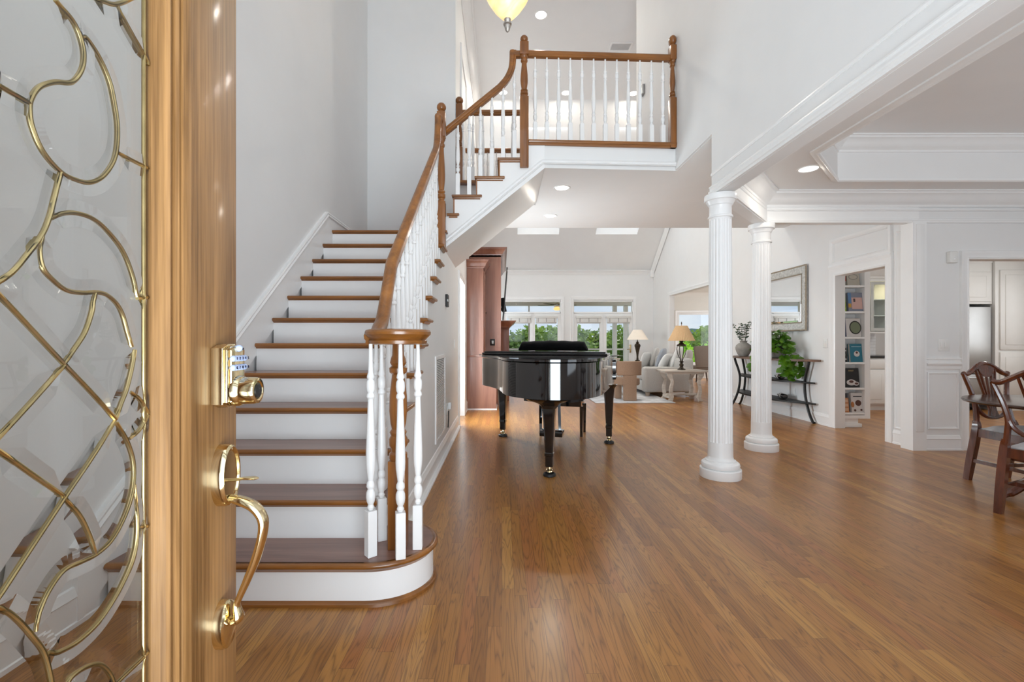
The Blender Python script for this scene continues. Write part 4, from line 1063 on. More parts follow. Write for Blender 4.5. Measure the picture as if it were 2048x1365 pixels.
# black cover bunched on the piano
cv = MB(); cA, cB = P(1040, 690, 5.35), P(1175, 690, 5.15)
rings = []
for i in range(23):
    t = i/22; c = cA.lerp(cB, t); c.z = 1.055
    hgt = .118*min(1, .35+t*14, .35+(1-t)*14)*(.90+.10*math.sin(PI*t)**2)*(1+.02*math.sin(t*31))
    if t in (0, 1): hgt = .03
    wd = .10 if 0 < t < 1 else .07
    rings.append([V(c.x, c.y, 0)+PVv*(wd*math.cos(2*PI*j/16)*(1+.05*math.sin(3*j+i)))+V(0, 0, 1.049+(hgt/2)*(1+math.sin(2*PI*j/16))) for j in range(16)])
cv.loft(rings)
tag(obj('velvet_cover', cv, VELVET, angle=60), 'black velvet cover bunched on top of the piano lid', 'cover')
# bench
bc = [V(.48, 5.66, 0), V(.96, 5.52, 0)]; bx = (bc[1]-bc[0]); by = V(.30, .954, 0)*.30
pbn = thing('piano_bench', 'small black bench on slim legs behind the piano', 'bench', (bc[0]+bc[1]+by)/2)
obj('seat', MB().prism([p+V(0, 0, .43) for p in (bc[0]-bx*.05-by*.05, bc[1]+bx*.05-by*.05, bc[1]+bx*.05+by*1.05, bc[0]-bx*.05+by*1.05)], (0, 0, .06), .012), BLACKM, pbn)
obj('apron', MB().prism([p+V(0, 0, .36) for p in (bc[0], bc[1], bc[1]+by, bc[0]+by)], (0, 0, .07)), BLACKG, pbn, smooth=False)
for p in (bc[0], bc[1], bc[0]+by, bc[1]+by): obj('leg', MB().bar(p, p+V(0, 0, .37), .03, .03, w2=.04, h2=.04), BLACKG, pbn, smooth=False)

# ------------------------------------------------------------------ wooden wall units, mantel, television
cb1 = thing('built_in_cabinet', 'tall reddish wooden cabinet standing nearest on the hall wall', 'cabinet', (XS, 7.71, 0))
obj('lower_body', MB().box(XS+.002, -.095, 7.71, 8.26, .0, .895), CHERRY, cb1, smooth=False)
obj('counter', MB().box(XS+.002, -.07, 7.695, 8.27, .895, .925, .006), CHERRY, cb1)
obj('upper_body', MB().box(XS+.002, -.315, 7.72, 8.26, .925, 2.42), CHERRY, cb1, smooth=False)
obj('crown', MB().sweep([(XS+.002, 7.72, 2.54), (-.315, 7.72, 2.54), (-.315, 8.26, 2.54)], crown(.14, .10), Z).box(XS+.002, -.315, 7.72, 8.26, 2.40, 2.54), CHERRY, cb1)
for z0, z1, xf in ((.10, .84, -.095), (.98, 2.36, -.315)):
    d_ = obj('door', MB().box(xf, xf+.02, 7.78, 8.22, z0, z1, .004), CHERRY, cb1)
    obj('knob', MB().ell((xf+.03, 8.16, (z0+z1)/2), .012, .012, .012), BRONZE, d_)
obj('toe_kick', MB().box(XS+.002, -.085, 7.70, 8.26, 0, .02), LIME if False else TRIM, cb1, smooth=False)
mt = thing('fireplace_surround', 'tall wooden chimney breast with a mantel shelf', 'fireplace', (XS, 8.3, 0))
obj('body', MB().box(XS+.002, -.02, 8.30, 10.9, 0, 2.78), CHERRY, mt, smooth=False)
obj('crown', MB().sweep([(XS+.002, 8.30, 2.86), (-.02, 8.30, 2.86), (-.02, 10.9, 2.86)], crown(.13, .11), Z).box(XS+.002, -.02, 8.30, 10.9, 2.70, 2.86), CHERRY, mt)
for d in (8.9, 10.4): obj('pilaster', MB().box(-.02, .14, d, d+.22, 0, 1.46, .006), CHERRY, mt)
obj('mantel_shelf', MB().sweep([(-.02, 8.82, 1.56), (.14, 8.82, 1.56), (.14, 10.7, 1.56), (-.02, 10.7, 1.56)], crown(.13, .13), Z).box(-.02, .14, 8.82, 10.7, 1.43, 1.56), CHERRY, mt)
tv = thing('television', 'flat black television tilted out above the mantel shelf', 'television', (.05, 9.7, 1.9))
tp0 = [P(1007.5, 640, 9.0), P(1016, 535, 9.0)]
tdir = (tp0[1]-tp0[0]); tn = V(tdir.z, 0, -tdir.x).normalized()
obj('screen', MB().prism([tp0[0], tp0[1], tp0[1]+V(0, 1.6, 0), tp0[0]+V(0, 1.6, 0)], -tn*.03, .006), BLACKG, tv)
obj('bracket', MB().bar((-.02, 9.75, 1.93), (.07, 9.75, 1.95), .10, .30).bar((-.02, 9.4, 1.8), (.04, 9.4, 1.85), .05, .08), BLACKM, tv, smooth=False)
ob = P(985, 685, 8.30)
t = thing('wall_outlet', 'dark chrome outlet plate on the side of the chimney breast', 'outlet', ob)
obj('plate', MB().box(ob.x-.045, ob.x+.045, ob.y-.008, ob.y, ob.z-.06, ob.z+.06, .004), BLACKM, t)
obj('plug', MB().box(ob.x-.02, ob.x+.025, ob.y-.03, ob.y-.006, ob.z-.03, ob.z+.03, .008), STEEL, t)

# ------------------------------------------------------------------ mirror, console table and what stands on it
MF = plain('silver_leaf_frame', (.55, .54, .51), .42, .35, var=.25, scale=30)
ROPE = plain('antique_bronze_rope', (.34, .28, .21), .45, .5, var=.35, scale=120, bump=.3)
MIRR = plain('mirror_glass', (.92, .93, .93), .0, 1, var=.005)
m0, m1, mz0, mz1 = 6.60, 7.85, 1.312, 2.285
mr = thing('wall_mirror', 'rectangular silver framed mirror with bronze rope edges on the wall', 'mirror', (XR, (m0+m1)/2, mz0))
def mframe(mb, inset, prof): mb.sweep([V(XR, m1-inset, mz0+inset), V(XR, m1-inset, mz1-inset), V(XR, m0+inset, mz1-inset), V(XR, m0+inset, mz0+inset)], prof, (-1, 0, 0), True)
f1 = MB(); mframe(f1, .018, [(0, .004), (0, .035), (.02, .040), (.08, .028), (.10, .020), (.105, .008)]); obj('frame', f1, MF, mr)
def rope(o, r):
    mb = MB(); pr = [(r*math.cos(2*PI*i/8), .034+r*math.sin(2*PI*i/8)) for i in range(8)]
    mframe(mb, o, pr)
    L = [(m1-o, mz0+o, m1-o, mz1-o), (m1-o, mz1-o, m0+o, mz1-o), (m0+o, mz1-o, m0+o, mz0+o), (m0+o, mz0+o, m1-o, mz0+o)]
    for a, b, c, d in L:
        n = int(math.hypot(c-a, d-b)/.022)
        for i in range(n):
            u = (i+.5)/n; mb.ell((XR-.040, a+(c-a)*u, b+(d-b)*u), r*.75, r*.8, r*.8, 6, 4)
    return mb
obj('rope_edge', rope(.012, .012), ROPE, mr)
i1 = MB(); mframe(i1, .122, [(0, .005), (0, .022), (.012, .022), (.014, .010)]); obj('inner_bead', i1, ROPE, mr)
obj('mirror_glass', MB().box(XR-.012, XR-.004, m0+.12, m1-.12, mz0+.12, mz1-.12), MIRR, mr, smooth=False)
bvm = MB(); mframe(bvm, .134, [(0, .0125), (.025, .0150), (.026, .0125)]); obj('bevelled_border', bvm, MIRR, mr, smooth=False)

ct = thing('console_table', 'long bow fronted console table with wooden top and black iron legs', 'console table', (XR-.2, 7.4, 0))
def bow(d0, d1, dep, n=16, back=XR-.03):
    o = [(back, d0)]
    for i in range(n+1):
        t = i/n; d = d0+(d1-d0)*t
        o.append((back-dep*(1-abs(2*t-1)**2.6)-.02, d))
    return o+[(back, d1)]
obj('top', MB().prism([(x, d, .872) for x, d in bow(6.30, 8.52, .42)], (0, 0, .03), .006), CONSW, ct)
for z, a, b, dep in ((.555, 6.42, 8.36, .33), (.262, 6.40, 8.38, .35)):
    obj('shelf', MB().prism([(x, d, z) for x, d in bow(a, b, dep)], (0, 0, .022), .004), IRON, ct)
def cleg(x0, d0, ex, ed):
    dv = V(ex, ed, 0)
    pts = [V(x0, d0, .87)+dv*.01, V(x0, d0, .80)+dv*-.01, V(x0, d0, .68)-dv*.055, V(x0, d0, .55)-dv*.085, V(x0, d0, .40)-dv*.075, V(x0, d0, .26)-dv*.04, V(x0, d0, .12)+dv*.02, V(x0, d0, .025)+dv*.085, V(x0, d0, .012)+dv*.12]
    o = obj('leg', MB().tube(catmull(pts, 5), .021, 8, flat=.75), IRON, ct)
    return o
cleg(XR-.07, 6.50, 0, -1); cleg(4.06, 6.95, -.7, -.5); cleg(4.06, 7.92, -.7, .5); cleg(XR-.07, 8.28, 0, 1)
# vase with eucalyptus
vx = P(1487, 713, 7.85); vb = V(vx.x, vx.y, .902)
vs = thing('vase', 'round grey stoneware vase holding eucalyptus sprigs on the console', 'vase', vb)
VG = plain('grey_stoneware', lin(150, 146, 140), .7, var=.2, scale=12, bump=.15)
obj('body', MB().lathe([(.06, 0), (.075, .006), (.105, .06), (.125, .12), (.128, .155), (.115, .19), (.08, .22), (.055, .235), (.052, .25), (.066, .268), (.060, .27), (.046, .25), (.05, .23), (.0, .2)], vb, 28), VG, vs)
EUC = leafmat('eucalyptus_leaf', lin(48, 74, 56), lin(96, 122, 98))
random.seed(5)
def leafcard(mb, c, d, n, w, l, fold=.15):
    d = d.normalized(); s_ = d.cross(n).normalized(); n = s_.cross(d)
    pts = [c, c+d*l*.25+s_*w*.42-n*fold*w, c+d*l*.55+s_*w*.5-n*fold*w*1.4, c+d*l*.85+s_*w*.22-n*fold*w, c+d*l, c+d*l*.85-s_*w*.22-n*fold*w, c+d*l*.55-s_*w*.5-n*fold*w*1.4, c+d*l*.25-s_*w*.42-n*fold*w]
    mid = mb.bm.verts.new(c+d*l*.5); v = [mb.bm.verts.new(p) for p in pts]
    for i in range(8): mb.face([mid, v[i], v[(i+1) % 8]])
stm = MB(); lv = MB()
for i in range(9):
    a = random.uniform(0, 2*PI); sp_ = random.uniform(.04, .17); hgt = random.uniform(.16, .34)
    e = vb+V(sp_*math.cos(a), sp_*math.sin(a), .25+hgt); b0 = vb+V(.02*math.cos(a), .02*math.sin(a), .22)
    pts = catmull([b0, b0.lerp(e, .5)+V(0, 0, .04), e], 4); stm.tube(pts, .003, 5)
    for p in pts[2:]:
        for q in range(3):
            a2 = random.uniform(0, 2*PI)
            leafcard(lv, p, V(math.cos(a2), math.sin(a2), random.uniform(-.1, .6)), V(random.uniform(-.3, .3), random.uniform(-.3, .3), 1), .035, .042)
obj('eucalyptus_stem', stm, plain('green_stem', lin(70, 84, 50), .6), vs); o_ = obj('eucalyptus_foliage', lv, EUC, vs, smooth=False); o_['kind'] = 'stuff'
# pothos
pb = V(4.22, 6.95, .902)
ph = thing('potted_pothos', 'bushy green pothos plant trailing over the edge of the console', 'house plant', pb)
obj('pot', MB().lathe([(.07, 0), (.10, .01), (.12, .13), (.125, .15), (.115, .15), (.10, .12), (0, .12)], pb, 24), VG, ph)
POT = leafmat('pothos_leaf', lin(40, 88, 12), lin(104, 150, 36), .3, .25); lv = MB(); stm = MB()
random.seed(11)
for i in range(190):
    a = random.uniform(0, 2*PI); el = random.uniform(-.2, 1.25); r_ = random.uniform(.17, .33)
    c = pb+V(r_*math.cos(a)*math.cos(el)*.95-.03, r_*math.sin(a)*math.cos(el)*1.1, .15+r_*math.sin(el)*.95)
    if c.x > XR-.2: c.x = XR-.2-random.random()*.1
    dirv = V(math.cos(a), math.sin(a), random.uniform(-1.1, .1)); sz = random.uniform(.06, .10)
    stm.tube([pb+V(0, 0, .13), pb.lerp(c, .6)+V(0, 0, .06), c], .0028, 4)
    leafcard(lv, c, dirv, V(random.uniform(-.5, .2), random.uniform(-.9, .1), 1), sz, sz*1.25, .12)
for i in range(9):
    a = random.uniform(PI*.75, PI*1.75); L = random.uniform(.22, .42); e0 = pb+V(.30*math.cos(a), .30*math.sin(a), .06)
    pts = [pb+V(0, 0, .14), e0, e0+V(.03*math.cos(a), .03*math.sin(a), -L*.5), e0+V(.02, .02, -L)]; pts = catmull(pts, 5); stm.tube(pts, .003, 4)
    for p in pts[5:]:
        sz = random.uniform(.065, .105); leafcard(lv, p, V(random.uniform(-1, .4), random.uniform(-1, .4), -.6), V(-.5, -.8, .5), sz, sz*1.2, .12)
obj('vine_stem', stm, plain('green_stem', lin(70, 84, 50), .6), ph); o_ = obj('foliage', lv, POT, ph); o_['kind'] = 'stuff'
for (d, z, lab) in ((7.05, .577, 'dark wine bottle lying on the middle shelf of the console'), (6.98, .284, 'dark wine bottle lying on the bottom shelf of the console')):
    c = V(4.30, d, z+.042); bt_ = thing('wine_bottle', lab, 'bottle', c); ax_ = V(-.25, -1, 0)
    obj('body', MB().lathe([(0, -.13), (.034, -.13), (.038, -.12), (.038, .07), (.032, .10), (.016, .13), (.015, .19), (.0, .19)], c, 20, axis=-ax_), BLACKG, bt_)
    obj('label_band', MB().lathe([(.0386, -.02), (.0386, .03)], c, 20, axis=-ax_), plain('paper_label', (.6, .58, .55), .7), bt_)

# ------------------------------------------------------------------ bookcase door and the cookbooks on it
BX0, BX1, BD = 4.585, 4.945, 6.11
bk = thing('bookcase_door', 'white open bookcase mounted as a swung door, holding cookbooks', 'bookcase', (BX0, BD, .12), kind='thing')
shz = [H-(y-CY)*BD/F for y in (571, 623, 674, 725, 776, 826)]
bz0_ = H-(838-CY)*BD/F; bztop = 2.20
body = MB().box(BX0-.06, BX0, BD, BD+.2, bz0_, bztop).box(BX1-.075, BX1, BD, BD+.2, bz0_, bztop).box(BX0, BX1-.075, BD+.17, BD+.2, bz0_, bztop).box(BX0, BX1-.075, BD, BD+.17, bz0_, bz0_+.045).box(BX0, BX1-.075, BD, BD+.17, bztop-.04, bztop)
obj('carcass', body, TRIM, bk, smooth=False)
for z in shz: obj('shelf', MB().box(BX0, BX1-.075, BD+.002, BD+.17, z-.028, z, .003), TRIM, bk)
obj('toe_base', MB().box(BX0-.04, BX1-.10, BD+.01, BD+.19, .0, .05, .005).box(BX0-.04, BX1-.14, BD+.03, BD+.19, .05, bz0_), TRIM, bk)
def bookmat(n, c): return plain('book_'+n, lin(*c), .45, var=.04)
PAPER = plain('book_pages', (.74, .70, .62), .8)
def book(label, px0, px1, pyt, shelf, col, off=.02, th_=.028, lean=0.0, decor=None):
    x0, x1 = (px0-CX)*BD/F, (px1-CX)*BD/F; z0 = shz[shelf]; z1 = H-(pyt-CY)*BD/F
    d0 = BD+off
    t = thing('cookbook', label, 'book', ((x0+x1)/2, d0, z0), 'cookbooks on the bookcase door')
    lm = Matrix.Translation(V(0, d0, z0)) @ Matrix.Rotation(-.10, 4, 'X') @ Matrix.Rotation(lean, 4, 'Y') @ Matrix.Translation(V(0, -d0, -z0))
    if lean: lm = Matrix.Translation(V(x0, d0, z0)) @ Matrix.Rotation(lean, 4, 'Y') @ Matrix.Translation(V(-x0, -d0, -z0)) @ lm.__class__.Identity(4)
    else: lm = Matrix.Translation(V(0, d0, z0)) @ Matrix.Rotation(-.10, 4, 'X') @ Matrix.Translation(V(0, -d0, -z0))
    z0 += .002
    obj('cover', MB().box(x0, x1, d0, d0+.003, z0, z1, M=lm).box(x0, x1, d0+th_-.003, d0+th_, z0, z1, M=lm).box(x0, x0+.003, d0, d0+th_, z0, z1, M=lm), bookmat(*col), t, smooth=False)
    obj('pages', MB().box(x0+.003, x1-.003, d0+.003, d0+th_-.003, z0+.003, z1-.003, M=lm), PAPER, t, smooth=False)
    if decor: decor(t, x0, x1, d0, z0, z1, lm)
    return t
def rect(t, name, mat, u0, u1, v0, v1):
    def f(t_, x0, x1, d0, z0, z1, lm): obj(name, MB().box(x0+(x1-x0)*u0, x0+(x1-x0)*u1, d0-.0012, d0, z0+(z1-z0)*v0, z0+(z1-z0)*v1, M=lm), mat, t_, smooth=False)
    return f
def disc(name, mat, u, v, ru, seg=24, sy=1.0, k=.0016):
    def f(t_, x0, x1, d0, z0, z1, lm):
        c = V(x0+(x1-x0)*u, d0, z0+(z1-z0)*v); r = (x1-x0)*ru
        obj(name, MB().prism([c+V(r*math.cos(2*PI*i/seg), 0, r*sy*math.sin(2*PI*i/seg)) for i in range(seg)], (0, -k, 0)) if False else MB().prism([lm @ (c+V(r*math.cos(2*PI*i/seg), 0, r*sy*math.sin(2*PI*i/seg))) for i in range(seg)], (0, -k, 0)), mat, t_, smooth=False)
    return f
def many(*fs):
    def f(*a):
        for q in fs: q(*a)
    return f
def words(s, mat, u, v, size):
    def f(t_, x0, x1, d0, z0, z1, lm): text('title', s, size, lm @ Matrix.Translation(V(x0+(x1-x0)*u, d0-.0016, z0+(z1-z0)*v)) @ Matrix.Rotation(PI/2, 4, 'X'), mat, t_)
    return f
RC = lambda n, c: bookmat(n, c)
WHT = RC('white', (206, 202, 200)); BRN = RC('brown', (84, 50, 40))
book('white cookbook with a round grey emblem on the top bookcase shelf', 1697, 1722, 548, 0, ('oat', (176, 172, 160)), decor=many(disc('emblem', RC('grey', (140, 138, 132)), .5, .75, .38, sy=.6), disc('emblem_centre', RC('oat2', (186, 182, 170)), .5, .75, .31, sy=.55, k=.0022)))
book('thin red and grey book beside the white emblem cookbook on the top shelf', 1688, 1695, 552, 0, ('red', (150, 52, 38)), decor=rect(0, 'spine_band', RC('grey', (140, 138, 132)), 0, 1, 0, .45))
book('bright green cookbook on the second bookcase shelf', 1687.5, 1695, 588, 1, ('green', (130, 160, 24)), decor=disc('flower', RC('yellow', (214, 206, 110)), .5, .18, .3))
book('dark slim book between the green and the pink cookbooks', 1696, 1698.5, 590, 1, ('slate', (76, 78, 84)), off=.05)
book('blue and pink cookbook picturing a room on the second shelf', 1700, 1729, 585, 1, ('bluegrey', (128, 134, 150)), decor=many(rect(0, 'blue_strip', RC('blue', (92, 128, 170)), .0, .22, .45, 1), rect(0, 'yellow_strip', RC('ochre', (196, 150, 60)), 0, .2, .2, .40), rect(0, 'pink_wall', RC('pink', (206, 168, 160)), .24, .97, .12, .74), rect(0, 'picture', RC('slate', (76, 78, 84)), .36, .5, .5, .68)))
book('narrow pale book leaning at the side of the third bookcase shelf', 1688, 1691, 640, 2, ('navy', (40, 46, 80)))
book('white cookbook with navy spine and a large round food picture', 1693, 1725, 637, 2, ('white', (206, 202, 200)), decor=many(rect(0, 'spine_band', RC('navy', (40, 46, 80)), -.04, .08, 0, 1), disc('bowl_rim', RC('black', (24, 24, 26)), .66, .5, .37, sy=1.15), disc('food', RC('leaf', (112, 122, 96)), .66, .5, .31, sy=1.15, k=.0022), rect(0, 'title_band', RC('steelblue', (70, 112, 164)), .34, .98, .42, .68)))
book('small black and white book standing on the fourth bookcase shelf', 1688, 1697, 696, 3, ('black', (24, 24, 26)), decor=many(*[disc('spot', WHT, u, v, .16) for u, v in ((.3, .25), (.7, .2), (.5, .5), (.25, .75), (.75, .8))]))
book('teal cookbook with a white round badge on its cover', 1702, 1728, 688, 3, ('teal', (32, 112, 134)), decor=many(disc('badge', WHT, .58, .45, .22), disc('badge_figure', BRN, .58, .52, .09, k=.0024), rect(0, 'spine_band', RC('grey', (140, 138, 132)), -.06, .06, 0, 1), rect(0, 'small_print', RC('palegrey', (150, 186, 196)), .2, .95, .82, .86)))
book('black cookbook titled FEAST with plates of food', 1694, 1722, 737, 4, ('black', (24, 24, 26)), decor=many(words('FEAST', RC('gold', (190, 170, 120)), .45, .86, .026), disc('plate', WHT, .42, .26, .34, sy=.62), disc('food', BRN, .42, .30, .16, sy=.6, k=.0024), disc('plate', WHT, .76, .2, .2, sy=.7, k=.0020), disc('food', BRN, .78, .2, .13, sy=.6, k=.0028)))
book('tan book edge behind the black FEAST cookbook', 1687.5, 1693, 736, 4, ('tan', (170, 134, 76)), off=.06)
book('orange brown cookbook on the lowest bookcase shelf', 1687.5, 1701, 797, 5, ('orange', (186, 124, 78)), decor=many(*[rect(0, 'picture', RC('sand', (206, 170, 140)), .1, .9, a, a+.2) for a in (.1, .4, .7)]))
book('dark grey book leaning on the lowest bookcase shelf', 1700, 1704, 788, 5, ('slate', (76, 78, 84)), off=.05)
book('pale cookbook with brown pastry pictures on the lowest shelf', 1706, 1729, 787, 5, ('white', (206, 202, 200)), decor=many(rect(0, 'title_band', RC('black', (24, 24, 26)), .2, .95, .80, .84), disc('pastry', BRN, .62, .48, .26), disc('pastry', RC('amber', (170, 110, 60)), .12, .4, .14, sy=1.8), disc('pastry', BRN, .3, .1, .10), disc('pastry', BRN, .85, .12, .09)))

# ------------------------------------------------------------------ kitchen behind
KW = plain('kitchen_cabinet_paint', (.72, .72, .70), .4, var=.015)
SAGE = plain('grey_cabinet_frame', (.42, .43, .41), .4)
kx0, kx1, kd = 5.45, 6.75, 7.62
kb1 = thing('base_cabinet', 'white kitchen base cabinet seen through the bookcase doorway', 'cabinet', (kx0, kd, 0))
obj('body', MB().box(kx0, kx1, kd, kd+.6, .10, .88), KW, kb1, smooth=False); obj('plinth', MB().box(kx0, kx1, kd+.06, kd+.6, 0, .10), KW, kb1, smooth=False)
for i in range(3):
    a = kx0+.02+i*.43+.10
    obj('drawer', MB().box(a, a+.41, kd-.02, kd, .70, .86, .004), KW, kb1)
    d_ = obj('door', MB().box(a, a+.41, kd-.02, kd, .12, .685, .004), KW, kb1)
    obj('panel', MB().box(a+.07, a+.34, kd-.026, kd-.019, .19, .615, .006), KW, d_)
tag(obj('worktop', MB().box(kx0, kx1, kd-.03, kd+.62, .88, .92, .006), plain('black_granite', (.015, .015, .016), .2)), 'black stone worktop on the kitchen base cabinet', 'worktop')
TILE = NT('white_tile'); bt2 = TILE.n('TexBrick'); TILE.l(TILE.coords((1, 1, 1), (PI/2, 0, 0)), bt2.inputs['Vector'])
bt2.inputs['Color1'].default_value = (.82, .83, .84, 1); bt2.inputs['Color2'].default_value = (.76, .77, .78, 1); bt2.inputs['Mortar'].default_value = (.6, .6, .6, 1); bt2.inputs['Scale'].default_value = 1
bt2.inputs['Brick Width'].default_value = .16; bt2.inputs['Row Height'].default_value = .055; bt2.inputs['Mortar Size'].default_value = .003
TILE.l(bt2.outputs['Color'], TILE.b.inputs['Base Color']); TILE.b.inputs['Roughness'].default_value = .15
tag(obj('backsplash', MB().box(kx0, kx1, kd+.6, kd+.62, .92, 1.35), TILE.m, smooth=False), 'white tile backsplash between kitchen worktop and glass cabinet', 'backsplash')
ku = thing('glass_cabinet', 'lit kitchen wall cabinet with grey framed glass doors', 'cabinet', (kx0, kd+.3, 1.32))
obj('body', MB().box(kx0, kx1, kd+.58, kd+.62, 1.32, 2.22).box(kx0, kx1, kd+.25, kd+.6, 1.30, 1.33).box(kx0, kx1, kd+.25, kd+.6, 2.20, 2.24).box(kx0, kx0+.03, kd+.25, kd+.6, 1.32, 2.22).box(kx1-.03, kx1, kd+.25, kd+.6, 1.32, 2.22), KW, ku, smooth=False)
obj('crown', MB().sweep([(kx0, kd+.23, 2.45), (kx1, kd+.23, 2.45)], crown(.2, .12), Z).box(kx0, kx1, kd+.23, kd+.6, 2.24, 2.45), KW, ku)
for z in (1.6, 1.88): obj('shelf', MB().box(kx0+.03, kx1-.03, kd+.28, kd+.58, z, z+.012), plain('shelf_glass_green', (.7, .76, .72), .2), ku, smooth=False)
for i in range(3):
    a = kx0+.05+i*.43
    db_ = MB()
    for q in ((a, a+.05, 1.34, 2.19), (a+.36, a+.41, 1.34, 2.19), (a+.05, a+.36, 1.34, 1.39), (a+.05, a+.36, 2.14, 2.19)): db_.box(q[0], q[1], kd+.225, kd+.25, q[2], q[3])
    d_ = obj('door', db_, SAGE, ku, smooth=False); obj('pane', MB().box(a+.05, a+.36, kd+.236, kd+.240, 1.39, 2.14), GLASS, d_, smooth=False)
    obj('knob', MB().ell((a+.385 if i % 2 == 0 else a+.025, kd+.215, 1.40), .010, .010, .010), BLACKM, d_)
cl_ = lamp('cabinet_lamp', 'AREA', (0, 0, 0), DOWN, 3.0, (1, .85, .55), 1.0, .1); cl_.parent = ku; cl_.location = (.65, .10, .86)
for i, (x, z, lab) in enumerate(((5.9, 1.892, 'amber glass goblet on the upper shelf of the lit cabinet'), (6.12, 1.892, 'amber glass goblet beside the cabinet door edge on the upper shelf'), (5.95, 1.612, 'clear glass goblet on the lower shelf of the lit cabinet'), (6.15, 1.612, 'clear glass goblet near the middle stile on the lower shelf'))):
    tag(obj('goblet', MB().lathe([(.03, 0), (.004, .01), (.004, .08), (.03, .10), (.036, .15), (.034, .15), (.028, .105), (0, .095)], (x, kd+.42, z), 16), plain('amber_glassware', (.75, .48, .06), .15) if i < 2 else plain('pale_glassware', (.75, .78, .76), .1)), lab, 'glass', 'glassware in the lit cabinet')
# refrigerator and panelled units beyond the dining doorway
FD_ = 7.62; fx0, fx1 = P(1900, 700, FD_).x, P(1984, 700, FD_).x; fzt = H-(613-CY)*FD_/F
rf = thing('refrigerator', 'stainless steel refrigerator beyond the dining room doorway', 'refrigerator', (fx0, FD_, 0))
obj('body', MB().box(fx0, fx1, FD_+.03, FD_+.68, .05, fzt), BLACKM, rf, smooth=False)
obj('door', MB().box(fx0, fx1-.015, FD_, FD_+.03, .62, fzt-.01, .006), STEEL, rf); obj('freezer_drawer', MB().box(fx0, fx1-.015, FD_, FD_+.03, .12, .605, .006), STEEL, rf)
hx_ = P(1930, 700, FD_).x
obj('handle', MB().tube([V(hx_, FD_, 1.58), V(hx_, FD_-.05, 1.57), V(hx_, FD_-.055, 1.25), V(hx_, FD_-.05, .93), V(hx_, FD_, .92)], .011, 8), STEEL, rf)
obj('handle', MB().tube([V(fx0+.1, FD_, .55), V(fx0+.1, FD_-.05, .55), V(fx1-.12, FD_-.05, .55), V(fx1-.12, FD_, .55)], .011, 8), STEEL, rf)
uc = thing('wall_cabinet', 'white raised panel cupboard above the refrigerator', 'cabinet', (fx0, FD_, fzt+.05))
obj('body', MB().box(fx0, fx1+.02, FD_+.02, FD_+.68, fzt+.04, 2.45), KW, uc, smooth=False)
d_ = obj('door', MB().box(fx0+.10, fx1-.01, FD_, FD_+.02, fzt+.08, 2.32, .004), KW, uc); obj('panel', MB().box(fx0+.18, fx1-.10, FD_-.008, FD_+.002, fzt+.15, 2.25, .008), KW, d_)
obj('knob', MB().ell((P(1929, 600, FD_).x, FD_-.015, fzt+.12), .014, .014, .014), BLACKM, d_)
obj('crown', MB().sweep([(fx0, FD_+.02, 2.68), (fx1+.02, FD_+.02, 2.68)], crown(.2, .13), Z).box(fx0, fx1+.02, FD_+.02, FD_+.5, 2.45, 2.68), KW, uc)
pn = thing('pantry_cabinet', 'tall white panelled pantry unit beside the refrigerator', 'cabinet', (fx1+.03, FD_, 0))
obj('body', MB().box(fx1+.03, 8.95, FD_-.02, FD_+.68, 0, 2.68), KW, pn, smooth=False)
for z0, z1 in ((.12, .98), (1.02, 2.35)):
    d_ = obj('door', MB().box(fx1+.10, 8.9, FD_-.04, FD_-.02, z0, z1, .004), KW, pn); obj('panel', MB().box(fx1+.18, 8.8, FD_-.047, FD_-.038, z0+.08, z1-.08, .008), KW, d_)
for x, y in ((5.6, 6.3), (7.6, 6.3)): lamp('kitchen_ceiling_fill', 'AREA', (x, y, 2.69), DOWN, 15, (1, .98, .95), .5, .5)  # unseen lamps without fixtures, added to brighten the kitchen

# ------------------------------------------------------------------ dining chairs and table
dtb = V(3.995, 3.19, 0); TR, TZt = .55, .724
dt = thing('dining_table', 'round dark polished dining table', 'table', dtb)
obj('tabletop', MB().lathe([(TR-.05, TZt-.03), (TR-.01, TZt-.026), (TR, TZt-.014), (TR-.006, TZt-.004), (TR-.03, TZt), (0, TZt)], dtb, 64), TABLEW, dt)
obj('pedestal', MB().lathe([(.06, .12), (.075, .16), (.05, .22), (.085, .34), (.09, .42), (.05, .52), (.055, .62), (.12, TZt-.03)], dtb, 24), MAHOG, dt)
for a in (.6, .6+2*PI/3, .6+4*PI/3):
    e = V(math.cos(a), math.sin(a), 0)
    obj('leg', MB().tube(catmull([dtb+e*.05+V(0, 0, .2), dtb+e*.18+V(0, 0, .17), dtb+e*.30+V(0, 0, .06), dtb+e*.36+V(0, 0, .022)], 5), [.035]*8+[.03]*4+[.024]*4, 10), MAHOG, dt)
